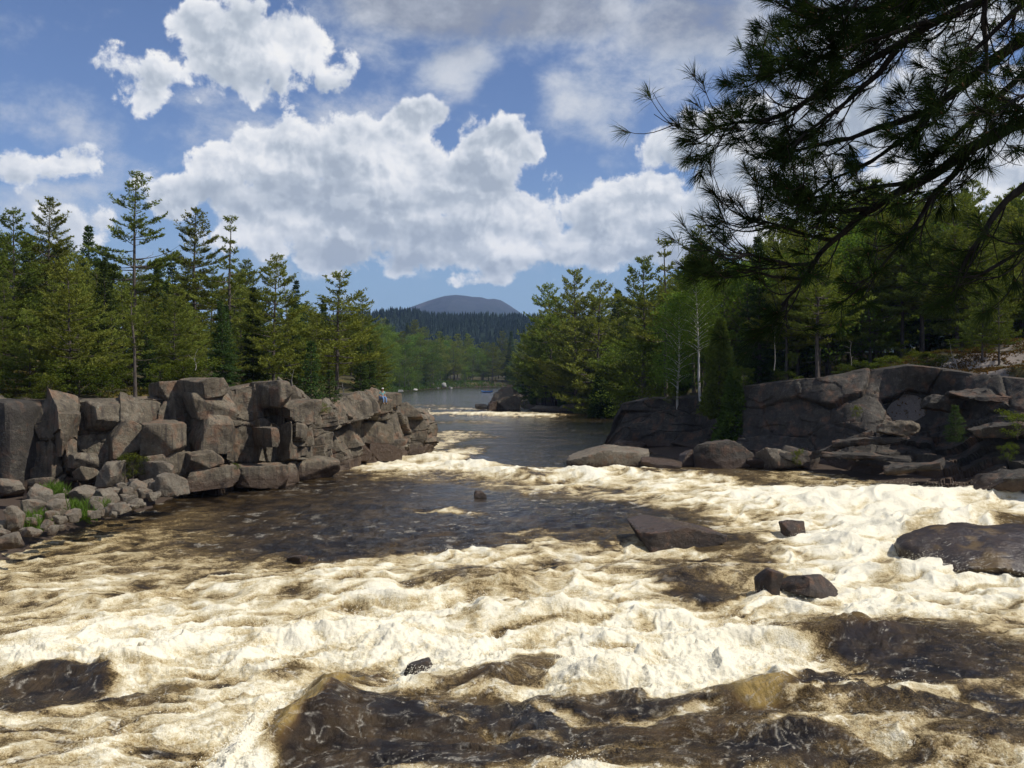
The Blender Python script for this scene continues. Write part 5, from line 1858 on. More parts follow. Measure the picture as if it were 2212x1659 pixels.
def top_left(px):
    return float(np.interp(px, [-300, 0, 60, 150, 250, 330, 400, 460, 540, 600, 660, 700, 760, 800], [450, 490, 510, 520, 545, 560, 560, 570, 580, 600, 650, 680, 690, 700]))


LL = {'pine_tree': 'dense green pine in the left bank forest', 'spruce_tree': 'dark spruce in the left bank forest', 'maple_tree': 'leafy tree among the conifers of the left bank forest'}
GLD = {'pine_tree': 'pines of the left bank forest', 'spruce_tree': 'spruces of the left bank forest', 'maple_tree': 'leafy trees of the left bank forest'}
KP = ['pine_a', 'pine_b', 'pine_d', 'pine_c', 'pine_a', 'pine_d', 'pine_b', 'spruce_a', 'spruce_b', 'spruce_a']
KN = ['pine_tree'] * 7 + ['spruce_tree'] * 3
scatter(46, -220, 660, 62, 84, lambda p: top_left(p) + 70, KP, KN, LL, GLD, 2.3, 50, 3.0)
scatter(70, -260, 800, 80, 150, top_left, KP, KN, LL, GLD, 3.0, 26, 3.0)
scatter(26, 640, 860, 100, 240, lambda p: np.interp(p, [640, 760, 860], [640, 690, 735]), KP, KN, LL, GLD, 3.0, 26, 1.5)

# --- right bank, the ones that stand out
tree_px('pine_c', 1512, 486, 100, 'tallest pine of the right bank, behind the white birch', 'pine_tree', rz=1.0)
tree_px('pine_ragged', 1440, 518, 112, 'thin pine spire left of the tallest right bank pine', 'pine_tree', rz=2.5)
tree_px('pine_a', 1392, 562, 128, 'pine with layered boughs left of the thin pine spire', 'pine_tree', rz=0.7)
tree_px('pine_d', 1292, 612, 166, 'broad pine by the far right shore, right of the pointed one', 'pine_tree')
tree_px('pine_a', 1243, 588, 172, 'pointed pine highest among those by the far right shore', 'pine_tree')
tree_px('pine_d', 1192, 618, 184, 'outermost pine of the far right shore, above the grey boulder', 'pine_tree')
tree_px('spruce_a', 1336, 628, 172, 'small dark spruce tip behind the far right shore pines', 'spruce_tree')
tree_px('birch', 1512, 540, 84.5, 'white birch with a slim leaning trunk above the right headland', 'birch_tree', rz=0.0, base=868)
tree_px('birch', 1462, 600, 88, 'second thinner birch left of the white birch', 'birch_tree', rz=2.2)
tree_px('cedar_a', 1556, 690, 79.5, 'dense dark green cedar hanging over the edge of the right headland', 'cedar_tree', base=905, widen=1.1)
tree_px('cedar_b', 1586, 800, 78, 'lower cedar spilling down the rock below the dense cedar', 'cedar_tree', base=975, widen=1.2)
tree_px('cedar_b', 1300, 790, 152, 'small light green cedar at the foot of the far right shore pines', 'cedar_tree')
tree_px('leafy_b', 1340, 725, 150, 'pale green young tree on the far right shore', 'maple_tree')
tree_px('leafy_a', 1385, 715, 118, 'bright green maple in front of the layered pine', 'maple_tree')
tree_px('pine_c', 1766, 470, 76.5, 'pine with a thick grey trunk at the back of the right hand slab', 'pine_tree', rz=3.0)
tree_px('pine_open', 2122, 600, 71, 'dark slender pine standing on the right hand slab', 'pine_tree', rz=1.0, widen=.8)
tree_px('pine_open', 2158, 610, 70, 'second slender pine close to the right edge on the slab', 'pine_tree', rz=2.0, widen=.7)
tree_px('pine_c', 1948, 440, 82, 'dark trunked pine behind the mossy rim of the slab', 'pine_tree')
tree_px('pine_c', 1990, 430, 84, 'pine right behind the dark trunked one at the slab', 'pine_tree')

LR = {'pine_tree': 'dense pine in the right bank forest', 'spruce_tree': 'dark spruce in the right bank forest', 'maple_tree': 'leafy tree among the pines of the right bank forest'}
GRD = {'pine_tree': 'pines of the right bank forest', 'spruce_tree': 'spruces of the right bank forest', 'maple_tree': 'leafy trees of the right bank forest'}


def top_right(px):
    return float(np.interp(px, [1300, 1400, 1480, 1560, 1620, 1700, 1800, 1900, 2000, 2212, 2500], [640, 580, 560, 540, 500, 470, 440, 410, 390, 400, 400]))


KR = ['pine_c', 'pine_a', 'pine_b', 'pine_c', 'pine_d', 'pine_c', 'spruce_a', 'leafy_b']
NR = ['pine_tree'] * 6 + ['spruce_tree', 'maple_tree']
scatter(34, 1560, 2380, 79, 96, lambda p: top_right(p) + 40, KR, NR, LR, GRD, 2.4, 50, 5.0)
scatter(60, 1400, 2450, 92, 150, top_right, KR, NR, LR, GRD, 3.0, 30, 3.0)
scatter(40, 1140, 1480, 120, 230, lambda p: np.interp(p, [1140, 1200, 1300, 1400, 1480], [690, 660, 655, 620, 600]), KP, KN, LR, GRD, 2.8, 30, 2.0)
scatter(26, 1150, 1420, 100, 200, lambda p: 770, ['leafy_b', 'cedar_b', 'cedar_a', 'spruce_b'], ['maple_tree', 'cedar_tree', 'cedar_tree', 'spruce_tree'], dict(LR, cedar_tree='small cedar at the water edge of the right bank'), dict(GRD, cedar_tree='small cedars at the water edge of the right bank'), 2.0, 30, 1.0, 2.0)

# --- far bank across the bend
LF = {'pine_tree': 'pine in the forest on the far bank across the river bend', 'spruce_tree': 'spruce in the forest on the far bank across the river bend', 'maple_tree': 'bright leafy tree on the far bank across the river bend'}
GFD = {'pine_tree': 'pines of the far bank', 'spruce_tree': 'spruces of the far bank', 'maple_tree': 'leafy trees of the far bank'}


def top_far(px):
    return float(np.interp(px, [760, 800, 860, 920, 980, 1040, 1100, 1160], [672, 690, 700, 712, 722, 728, 728, 700]))


scatter(44, 770, 1160, 575, 680, top_far, ['pine_a', 'pine_b', 'pine_d', 'spruce_a'], ['pine_tree'] * 3 + ['spruce_tree'], LF, GFD, 5.0, 14, 4.0, 4.0, 44)
scatter(80, 740, 1150, 350, 600, lambda p: top_far(p) + 14, ['pine_a', 'pine_b', 'pine_d', 'leafy_a', 'leafy_a', 'leafy_b'], ['pine_tree'] * 3 + ['maple_tree'] * 3, LF, GFD, 4.5, 22, 3.0, 4.0, 40)
scatter(60, 760, 1130, 345, 600, lambda p: 770, ['leafy_a', 'leafy_b', 'leafy_b', 'cedar_a'], ['maple_tree'] * 3 + ['cedar_tree'], dict(LF, cedar_tree='cedar on the far bank across the river bend'), dict(GFD, cedar_tree='cedars of the far bank'), 4.0, 22, 1.0, 2.0)

# --- low growth
def shrub_px(key, px, top, base, D, label, group=None, widen=1.0, name='shrub'):
    x = (px - CX) / F_ * D
    z = CAMZ - D * (base - HY) / F_
    return tree(key, x, D, max(0.4, (base - top) / F_ * D), label, name, 'bush', group, z=z, widen=widen)


shrub_px('shrub_a', 100, 812, 876, 55.5, 'olive green bush hanging over the dark left end of the cliff', widen=1.3)
shrub_px('shrub_a', 400, 782, 836, 60, 'bright green bush behind the topmost cliff block', widen=1.3)
shrub_px('shrub_a', 350, 790, 846, 61, 'green bush left of the bright one behind the topmost block', widen=1.3)
shrub_px('shrub_b', 288, 985, 1036, 52.5, 'leafy bush growing at the foot of the cliff, above the rubble', widen=.8)
shrub_px('shrub_b', 690, 872, 900, 65.2, 'low green bush in the notch under the small fir', widen=1.0)
GS = 'bushes along the left cliff top'
for i in range(34):
    px = fr.uniform(-60, 640)
    D = left_depth(px) + fr.uniform(3.5, 9)
    x = (px - CX) / F_ * D
    tree(['shrub_a', 'shrub_b'][i % 2], x, D, fr.uniform(1.0, 2.4), 'low olive green bush on the left cliff top, ' + [m for q_, m in MARKS_L if px >= q_][-1], 'shrub', 'bush', GS, widen=1.25)
GS = 'low bushes on the right hand slab and forest edge'
for i in range(40):
    px = fr.uniform(1500, 2330)
    D = fr.uniform(70, 84)
    x = (px - CX) / F_ * D
    if poly_dist(np.array([x]), np.array([D]), CLIFF)[0] < 3.5:
        continue
    tree(['shrub_b', 'shrub_a'][i % 3 == 0], x, D, fr.uniform(0.4, 1.3), 'low green bush at the right forest edge, ' + [m for q_, m in MARKS_R if px >= q_][-1], 'shrub', 'bush', GS, widen=1.5)
GS = 'bushes along the far right shore'
for i in range(30):
    px = fr.uniform(1130, 1400)
    D = fr.uniform(150, 196)
    x = (px - CX) / F_ * D
    if poly_dist(np.array([x]), np.array([D]), CLIFF)[0] < 1.0:
        continue
    tree('shrub_a', x, D, fr.uniform(1.5, 3.5), 'dark leafy bush along the far right shore', 'shrub', 'bush', GS, widen=1.2)
GS = 'bushes lining the far bank'
for i in range(46):
    px = fr.uniform(760, 1120)
    D = fr.uniform(345, 560)
    x = (px - CX) / F_ * D
    d_ = poly_dist(np.array([x]), np.array([D]), CLIFF)[0]
    if d_ < 1.0 or d_ > 9:
        continue
    tree('shrub_a', x, D, fr.uniform(2.5, 5), 'leafy bush lining the far bank by the water', 'shrub', 'bush', GS, widen=1.3)

# ------------------------------------------------------------------ the pine whose boughs hang into the picture
MAT['near_bark'] = bark_mat('near_pine_bark', (0.022, 0.018, 0.016), (0.075, 0.062, 0.052), 14.0)
MAT['near_needles'] = foliage_mat('near_pine_needles', (0.020, 0.040, 0.016), (0.055, 0.085, 0.028), 0.30, 3.0)
MAT['bud'] = plain_mat('pine_buds', (0.17, 0.085, 0.04), 0.8)


def near_pine():
    r = np.random.default_rng(77)
    TX, TY, TB = 4.35, 4.9, 5.25
    root = empty('pine_tree', (TX, TY, TB))
    tag(root, 'dark pine boughs with long needle tufts overhanging the upper right corner', 'tree')
    base = np.array((TX, TY, TB))
    hz = np.linspace(0, 1, 10)
    V, F = tube(np.stack([0.05 * np.sin(hz * 5), 0.05 * np.cos(hz * 4), hz * 12.0], 1), 0.24 * (1 - hz) ** 0.8 + 0.02, 12)
    obj('trunk', mesh_np('trunk', V, F, MAT['near_bark'], True), root)
    # crown above the picture, the shade the low boughs hang in
    w, c = conifer(41, 12.0, 'pine', 0.52, 0.36, gap=0.45, irregular=0.25, density=1.0, dead=0.0, tuft=1.1)
    obj('upper_limbs', w.mesh('upper_limbs', MAT['near_bark'], True), root)
    obj('crown', c.mesh('crown', MAT['near_needles']), root)

    def W(px, py, D):
        return at(px, py, D) - base
    # main boughs: pixel points, distance, starting radius, how leafy
    boughs = [
        ([(2560, 130, 5.0), (2330, 205, 5.2), (2207, 262, 5.3), (2110, 318, 5.4), (2015, 373, 5.5), (1871, 454, 5.6), (1782, 536, 5.7), (1730, 610, 5.75), (1690, 660, 5.8)], 0.050, 0.6),
        ([(2560, -10, 5.0), (2330, 40, 5.3), (2210, 88, 5.5), (2092, 167, 5.7), (2015, 241, 5.8), (1860, 287, 6.0), (1770, 310, 6.1), (1710, 330, 6.2)], 0.045, 0.9),
        ([(2500, -160, 5.0), (2250, -60, 5.2), (2054, 39, 5.3), (1937, 109, 5.35), (1840, 167, 5.4), (1724, 229, 5.45), (1660, 252, 5.5), (1590, 264, 5.5), (1535, 276, 5.5)], 0.036, 1.35),
        ([(2500, -300, 5.0), (2250, -130, 5.4), (2015, -10, 5.6), (1860, 24, 5.8), (1790, 44, 5.9), (1730, 55, 5.9)], 0.030, 1.7),
        ([(2500, -240, 5.2), (2200, -80, 5.8), (1960, 50, 6.0), (1790, 120, 6.1), (1700, 148, 6.2), (1640, 166, 6.2)], 0.030, 1.7),
        ([(2300, -100, 5.0), (2050, -60, 4.9), (1880, -20, 4.9), (1800, 10, 4.9), (1760, 14, 4.9)], 0.024, 1.5),
        ([(1871, 454, 5.6), (1780, 462, 5.5), (1720, 446, 5.45), (1690, 434, 5.4)], 0.016, 0.9),
        ([(1800, 520, 5.7), (1720, 505, 5.6), (1660, 480, 5.55), (1625, 470, 5.5)], 0.012, 0.9),
        ([(1760, 570, 5.7), (1690, 572, 5.6), (1640, 555, 5.5), (1600, 545, 5.45)], 0.012, 0.8),
        ([(1740, 600, 5.75), (1670, 600, 5.7), (1620, 590, 5.6), (1580, 580, 5.6)], 0.011, 0.8),
        ([(2240, 380, 5.0), (2150, 470, 5.1), (2090, 540, 5.2), (2060, 610, 5.2)], 0.022, 0.6),
        ([(2092, 340, 5.4), (2000, 440, 5.5), (1960, 520, 5.6), (1900, 580, 5.6), (1850, 610, 5.6)], 0.018, 0.55),
        ([(2130, -60, 5.0), (2120, 60, 5.1), (2135, 150, 5.15), (2130, 230, 5.2)], 0.018, 0.6),
        ([(2015, 241, 5.8), (1960, 300, 5.9), (1880, 350, 6.0), (1800, 390, 6.0), (1740, 420, 6.0)], 0.018, 0.8),
        ([(1937, 109, 5.35), (1880, 180, 5.4), (1800, 240, 5.4), (1730, 300, 5.4), (1690, 330, 5.4)], 0.018, 1.1),
        ([(2260, 120, 5.2), (2150, 210, 5.3), (2060, 300, 5.4), (1990, 360, 5.4), (1930, 420, 5.4)], 0.020, 0.9),
        ([(2400, 420, 4.8), (2270, 500, 5.0), (2180, 560, 5.1), (2110, 600, 5.2)], 0.020, 0.8),
        ([(2300, -60, 4.8), (2200, 20, 4.9), (2120, 90, 5.0), (2050, 170, 5.1), (2000, 250, 5.1)], 0.018, 0.8),
        ([(2054, 39, 5.3), (1960, 60, 5.3), (1880, 90, 5.3), (1800, 110, 5.3), (1730, 120, 5.3)], 0.016, 1.3),
        ([(1990, 390, 5.5), (1900, 400, 5.5), (1830, 410, 5.5), (1770, 420, 5.5)], 0.014, 0.9),
        ([(2330, 205, 5.2), (2260, 200, 4.8), (2190, 215, 4.6), (2150, 240, 4.5)], 0.016, 0.7),
    ]
    for (pts, rad, leafy) in boughs:
        P0 = np.array([W(*p) for p in pts])
        n = len(P0)
        seg = np.linalg.norm(np.diff(P0, axis=0), axis=1)
        s = np.concatenate([[0], np.cumsum(seg)])
        m = max(12, int(s[-1] / 0.06))
        q = np.linspace(0, s[-1], m)
        P = np.stack([np.interp(q, s, P0[:, k]) for k in range(3)], 1)
        # round the corners, then let the bough wander a little
        for _ in range(4):
            P[1:-1] = (P[:-2] + 2 * P[1:-1] + P[2:]) / 4
        P = P + np.stack([fbm2(q * 2.0, q * 0 + 3.1 * k + rad * 900, 9, 3) for k in range(3)], 1) * 0.05
        u = q / s[-1]
        rr = rad * (1 - 0.86 * u) * (1 + 0.22 * pn2(q * 14, q * 0 + rad * 500, 3)) + 0.002
        wood, ndl, bud = Build(), Build(), Build()
        V, F = tube(P, rr, 8)
        wood.add(V + 0.10 * rr.repeat(8)[:, None] * r.normal(size=V.shape), F)
        Ltot = s[-1]
        nt = int(Ltot * 18 * (0.50 + 0.50 * leafy))
        TP, TD = [], []
        for i in range(nt):
            a = r.uniform(0.16, 1.0) ** 0.8
            if i < 3:
                a = 1.0
            k = min(m - 2, int(a * (m - 1)))
            o = P[k]
            t = P[k + 1] - P[k]
            t /= np.linalg.norm(t) + 1e-9
            side = np.cross(t, (0, 0, 1.0))
            side /= np.linalg.norm(side) + 1e-9
            sg = r.choice((-1, 1))
            d = t * r.uniform(0.35, 1.0) + side * sg * r.uniform(0.2, 1.0) + np.array((0, 0, 1.0)) * r.normal() * 0.38
            if a == 1.0:
                d = t + r.normal(size=3) * 0.2
            d /= np.linalg.norm(d)
            L = r.uniform(0.14, 0.50) * (1.25 - 0.5 * a)
            nn = 8
            f = np.linspace(0, 1, nn)[:, None]
            curl = np.cross(d, r.normal(size=3)) * r.uniform(0.05, 0.22)
            path = o + d * L * f + curl * L * f ** 2 + np.array((0, 0, -0.30)) * L * f * (1 - f) * 1.4 + np.array((0, 0, 0.16)) * L * f ** 3
            V, F = tube(path, np.linspace(0.0058, 0.0022, nn) * r.uniform(0.8, 1.2), 4)
            wood.add(V, F)
            ends = [(path, 1.0)]
            # forks
            for _ in range(r.integers(1, 4)):
                kk = r.integers(2, nn - 1)
                d2 = (path[kk] - path[kk - 1]) / (np.linalg.norm(path[kk] - path[kk - 1]) + 1e-9) + r.normal(size=3) * 0.55
                d2 /= np.linalg.norm(d2)
                L2 = L * r.uniform(0.35, 0.8)
                g = np.linspace(0, 1, 6)[:, None]
                p2 = path[kk] + d2 * L2 * g + np.array((0, 0, -0.22)) * L2 * g * (1 - g) + np.array((0, 0, 0.14)) * L2 * g ** 3
                V, F = tube(p2, np.linspace(0.0036, 0.0018, 6), 3)
                wood.add(V, F)
                ends.append((p2, 0.8))
            for (pp, wgt) in ends:
                if r.random() > 0.42 + 0.48 * min(1, leafy):
                    continue
                e, e0 = pp[-1], pp[-2]
                dd = (e - e0) / (np.linalg.norm(e - e0) + 1e-9)
                back = r.uniform(0.03, 0.09)
                nn_ = int(r.integers(46, 76))
                h = r.random(nn_)[:, None] ** 1.6
                TP.append(e - dd * back * h)
                sp = r.normal(size=(nn_, 3)) * 0.42
                nd = dd * (1.0 - 0.35 * h) + sp
                nd[:, 2] -= 0.22
                TD.append(nd)
                V, F = tube(np.stack([e - dd * 0.006, e + dd * 0.006, e + dd * 0.018]), (0.0035, 0.0055, 0.001), 5)
                bud.add(V, F)
        P_, D_ = np.concatenate(TP), np.concatenate(TD)
        D_ /= np.linalg.norm(D_, axis=1)[:, None]
        mN = len(P_)
        ln = r.uniform(0.085, 0.135, (mN, 1))
        sv = np.cross(D_, r.normal(size=(mN, 3)))
        sv /= np.linalg.norm(sv, axis=1)[:, None]
        wd = r.uniform(0.0011, 0.0019, (mN, 1))
        mid = P_ + D_ * ln * 0.55
        tip = P_ + D_ * ln + np.array((0, 0, -0.10)) * ln
        V = np.stack([P_ - sv * wd * .6, P_ + sv * wd * .6, mid + sv * wd, tip, mid - sv * wd], 1).reshape(-1, 3)
        k = np.arange(mN) * 5
        F = np.concatenate([np.stack([k, k + 1, k + 2], 1), np.stack([k, k + 2, k + 4], 1), np.stack([k + 2, k + 3, k + 4], 1)])
        ndl.add(V, F, np.repeat(r.random(mN), 5))
        b_ = obj('bough', wood.mesh('bough', MAT['near_bark'], True), root)
        tag(obj('needles', ndl.mesh('needles', MAT['near_needles']), b_), kind='stuff')
        tag(obj('buds', bud.mesh('buds', MAT['bud'], True), b_), kind='stuff')


near_pine()

# ------------------------------------------------------------------ people
MAT['skin'] = plain_mat('skin', (0.46, 0.26, 0.18), 0.6, 0.1)
MAT['shirt'] = plain_mat('teal_shirt', (0.16, 0.34, 0.33), 0.9, 0.25, 30)
MAT['denim'] = plain_mat('faded_denim', (0.15, 0.24, 0.42), 0.9, 0.25, 30)
MAT['cap'] = plain_mat('pale_cap', (0.68, 0.66, 0.60), 0.9, 0.08)
MAT['cap_brim'] = plain_mat('dark_brim', (0.05, 0.035, 0.03), 0.9, 0.1)
MAT['boots'] = plain_mat('tan_boots', (0.26, 0.15, 0.075), 0.8, 0.2)
MAT['hair'] = plain_mat('brown_hair', (0.06, 0.04, 0.03), 0.9, 0.2)
MAT['vest'] = plain_mat('red_vest', (0.42, 0.035, 0.025), 0.8, 0.1)
MAT['vest_yellow'] = plain_mat('yellow_vest', (0.55, 0.50, 0.04), 0.8, 0.1)
MAT['raft'] = plain_mat('blue_raft', (0.08, 0.20, 0.46), 0.5, 0.1)
MAT['raft_grey'] = plain_mat('grey_raft_trim', (0.30, 0.34, 0.40), 0.6, 0.1)


def skin_mesh(name, verts, edges, radii, mat, parent, root=0, sub=1):
    me = bpy.data.meshes.new(name)
    me.from_pydata([tuple(v) for v in verts], edges, [])
    o = obj(name, me, parent)
    me.materials.append(mat)
    md = o.modifiers.new('skin', 'SKIN')
    md.use_smooth_shade = True
    lay = me.skin_vertices[0] if me.skin_vertices else None
    if lay is None:
        bpy.context.view_layer.objects.active = o
    for i, rd in enumerate(radii):
        v = me.skin_vertices[0].data[i]
        v.radius = rd if isinstance(rd, tuple) else (rd, rd)
        v.use_root = (i == root)
    s = o.modifiers.new('smooth', 'SUBSURF')
    s.levels = sub
    s.render_levels = sub
    return o


def seated_person(loc, rz, label, shirt='shirt', trousers='denim', hat='cap', group=None, legs_down=True, scale=1.0, lean=0.06):
    """someone sitting, facing local +X; seat at the origin"""
    t = empty('person', loc, rz)
    t.scale = (scale,) * 3
    tag(t, label, 'person', group)
    J = {'pelvis': (0, 0, .11), 'belly': (.02 + lean * .3, 0, .27), 'chest': (.03 + lean, 0, .45), 'neck': (.06 + lean * 1.3, 0, .585), 'jaw': (.10 + lean * 1.3, 0, .655), 'head': (.095 + lean * 1.3, 0, .735), 'crown': (.08 + lean * 1.3, 0, .80)}
    R = {'pelvis': (.155, .125), 'belly': (.14, .11), 'chest': (.165, .115), 'neck': .055, 'jaw': .068, 'head': (.080, .092), 'crown': .06}
    E = [('pelvis', 'belly'), ('belly', 'chest'), ('chest', 'neck'), ('neck', 'jaw'), ('jaw', 'head'), ('head', 'crown')]
    for s, sd_ in ((1, 'l'), (-1, 'r')):
        kz = 0.06 if legs_down else 0.22
        J.update({'hip' + sd_: (.06, s * .10, .08), 'knee' + sd_: (.46, s * .13, kz), 'ankle' + sd_: ((.50 if legs_down else .62), s * .13, -.36 if legs_down else -.08), 'toe' + sd_: ((.66 if legs_down else .78), s * .15, -.42 if legs_down else -.12),
                  'sh' + sd_: (.03 + lean, s * .19, .50), 'el' + sd_: (.06 + lean * .6, s * .25, .25), 'wr' + sd_: (.27, s * .17, .175), 'palm' + sd_: (.34, s * .155, .165)})
        R.update({'hip' + sd_: .095, 'knee' + sd_: .062, 'ankle' + sd_: .042, 'toe' + sd_: .036, 'sh' + sd_: .062, 'el' + sd_: .044, 'wr' + sd_: .030, 'palm' + sd_: (.040, .020)})
        E += [('pelvis', 'hip' + sd_), ('hip' + sd_, 'knee' + sd_), ('knee' + sd_, 'ankle' + sd_), ('ankle' + sd_, 'toe' + sd_), ('chest', 'sh' + sd_), ('sh' + sd_, 'el' + sd_), ('el' + sd_, 'wr' + sd_), ('wr' + sd_, 'palm' + sd_)]
        for q, (dy, ln) in enumerate([(-.030, .062), (-.010, .075), (.010, .072), (.028, .055)]):
            a, b_ = f'f{q}a{sd_}', f'f{q}b{sd_}'
            J[a] = (.345 + ln * .6, s * .155 + dy, .158)
            J[b_] = (.345 + ln, s * .155 + dy, .128)
            R[a], R[b_] = .0095, .008
            E += [('palm' + sd_, a), (a, b_)]
        J['th' + sd_] = (.345, s * .155 - s * .050, .150)
        R['th' + sd_] = .010
        E += [('palm' + sd_, 'th' + sd_)]
    names = list(J)
    ix = {k: i for i, k in enumerate(names)}
    skin_mesh('body', [J[k] for k in names], [(ix[a], ix[b_]) for a, b_ in E], [R[k] for k in names], MAT['skin'], t)

    def garment(name, keys, edges, grow, mat, over=None):
        jj = dict(J, **(over or {}))
        rr = [R.get(k, .05) for k in keys]
        rr = [tuple(v + grow for v in q) if isinstance(q, tuple) else q + grow for q in rr]
        ii = {k: i for i, k in enumerate(keys)}
        return skin_mesh(name, [jj[k] for k in keys], [(ii[a], ii[b_]) for a, b_ in edges], rr, mat, t)
    R['cuffl'] = R['cuffr'] = .052
    garment('shirt', ['pelvis', 'belly', 'chest', 'shl', 'cuffl', 'shr', 'cuffr'], [('pelvis', 'belly'), ('belly', 'chest'), ('chest', 'shl'), ('shl', 'cuffl'), ('chest', 'shr'), ('shr', 'cuffr')], .016, MAT[shirt],
            {'pelvis': (0, 0, .15), 'cuffl': (.05 + lean * .7, .235, .33), 'cuffr': (.05 + lean * .7, -.235, .33)})
    garment('trousers', ['pelvis', 'hipl', 'kneel', 'anklel', 'hipr', 'kneer', 'ankler'], [('pelvis', 'hipl'), ('hipl', 'kneel'), ('kneel', 'anklel'), ('pelvis', 'hipr'), ('hipr', 'kneer'), ('kneer', 'ankler')], .014, MAT[trousers], {'pelvis': (0, 0, .10)})
    for s in ('l', 'r'):
        garment('boot', ['ankle' + s, 'toe' + s], [('ankle' + s, 'toe' + s)], .016, MAT['boots'])
    # cap: dome and peak; face details
    hx, _, hzz = J['head']
    Q, F = cube_grid(6)
    S = Q / np.linalg.norm(Q, axis=1)[:, None]
    dome = S * np.array((.112, .100, .085)) + np.array((hx - .01, 0, hzz + .035))
    dome[:, 2] = np.maximum(dome[:, 2], hzz + .03)
    cp = obj('cap' if hat == 'cap' else 'helmet', mesh_np('cap', dome, F, MAT[hat], True), t)
    brim = S * np.array((.085, .085, .010)) + np.array((hx + .115, 0, hzz + .035))
    obj('brim', mesh_np('brim', brim, F, MAT['cap_brim'], True), cp)
    nose = S * np.array((.022, .014, .020)) + np.array((hx + .095, 0, hzz - .03))
    obj('nose', mesh_np('nose', nose, F, MAT['skin'], True), t)
    for s in (-1, 1):
        obj('ear', mesh_np('ear', S * np.array((.022, .010, .032)) + np.array((hx - .01, s * .088, hzz - .02)), F, MAT['skin'], True), t)
        obj('eye', mesh_np('eye', S * np.array((.008, .012, .008)) + np.array((hx + .083, s * .032, hzz + .002)), F, MAT['hair'], True), t)
    obj('mouth', mesh_np('mouth', S * np.array((.006, .024, .006)) + np.array((hx + .082, 0, hzz - .072)), F, MAT['hair'], True), t)
    obj('hair', mesh_np('hair', S * np.array((.085, .086, .070)) + np.array((hx - .03, 0, hzz - .005)), F, MAT['hair'], True), t)
    return t


man_rock = block(804, 812, 850, 861, 892, D=73.9, back=2.2, seed=901, cuts=3)
mp = at(823, 861, 74.35)
seated_person((mp[0] + .05, mp[1], mp[2] + 0.02), math.radians(-50), 'person in pale cap, teal shirt and jeans sitting on the cliff edge with legs hanging')

# raft far upstream
(rx_,), (ry_,) = on_water([1052.0], [848.0])


def raft(x, y):
    t = empty('raft', (x, y, 0.05), math.radians(8))
    tag(t, 'small blue inflatable raft carrying paddlers on the far calm water', 'raft')
    a = np.linspace(0, 2 * np.pi, 33)[:-1]
    p = np.stack([2.1 * np.sign(np.cos(a)) * np.abs(np.cos(a)) ** 0.7, 0.85 * np.sign(np.sin(a)) * np.abs(np.sin(a)) ** 0.7, 0.28 + 0.22 * np.abs(np.cos(a)) ** 4], 1)
    p = np.concatenate([p, p[:1]])
    V, F = tube(p, 0.26, 10)
    obj('tube', mesh_np('tube', V, F, MAT['raft'], True), t)
    for q in (-0.8, 0.1, 0.95):
        V, F = tube(np.array([(q, -0.75, .30), (q, 0, .30), (q, 0.75, .30)]), 0.2, 8)
        obj('thwart', mesh_np('thwart', V, F, MAT['raft_grey'], True), t)
    V, F = tube(np.array([(-1.8, 0, .08), (0, 0, .05), (1.8, 0, .08)]), (0.5, 0.62, 0.5), 10)
    V[:, 2] *= 0.25
    obj('floor', mesh_np('floor', V, F, MAT['raft_grey'], True), t)
    return t


rf = raft(float(rx_), float(ry_))
for (dx, dy, vs, ht, lb) in [(-0.9, 0.45, 'vest', 'vest_yellow', 'paddler in red vest at the left end of the far raft'), (0.0, -0.45, 'vest_yellow', 'vest_yellow', 'paddler in yellow vest in the middle of the far raft'), (0.95, 0.45, 'vest', 'vest', 'paddler in red vest and helmet at the right end of the far raft')]:
    c, s = math.cos(math.radians(8)), math.sin(math.radians(8))
    p_ = seated_person((float(rx_) + dx * c - dy * s, float(ry_) + dx * s + dy * c, 0.52), math.radians(190), lb, vs, 'denim', ht, 'paddlers in the raft', False)

# ------------------------------------------------------------------ small things
for (px, py, w, h, lb) in [(960, 836, 9, 9, 'bright white pointed rock among the green of the far bank'), (866, 846, 10, 4, 'white stone at the left end of the far waterline'), (897, 843, 8, 3, 'middle white stone of the far waterline'), (972, 839, 8, 3, 'white stone in the water right of the pointed white rock'), (946, 840, 7, 3, 'white stone in the water left of the pointed white rock')]:
    boulder(px, py, w, h, lb, 300 + int(px), 'pale_stone', name='stone', D=float(np.interp(px, [860, 972], [352, 440])), n=6)

MAT['moss'] = foliage_mat('moss', (0.060, 0.050, 0.012), (0.16, 0.095, 0.028), 0.2, 1.2)
MAT['grass'] = foliage_mat('grass_blades', (0.050, 0.090, 0.014), (0.13, 0.20, 0.035), 0.35)


def snag(px, top, base, D, label, r0=0.035, lean=0.0):
    a, b_ = at(px, base, D), at(px + lean, top, D)
    t = empty('dead_stem', tuple(a))
    tag(t, label, 'dead stem')
    u = np.linspace(0, 1, 6)[:, None]
    path = (b_ - a) * u + np.array((0.06, 0, 0)) * np.sin(u * 7)
    V, F = tube(path, r0 * (1 - 0.8 * u[:, 0]), 6)
    obj('stem', mesh_np('stem', V, F, MAT['grey_wood'], True), t)
    rr = np.random.default_rng(int(px))
    tw = Build()
    for k in range(7):
        o = path[rr.integers(1, 6)]
        d = np.array((rr.normal(), rr.normal(), rr.uniform(0, .7)))
        V, F = tube(np.stack([o, o + d * .2, o + d * .38 + np.array((0, 0, .05))]), (0.010, 0.007, 0.003), 3)
        tw.add(V, F)
    obj('twigs', tw.mesh('twigs', MAT['grey_wood'], True), t)


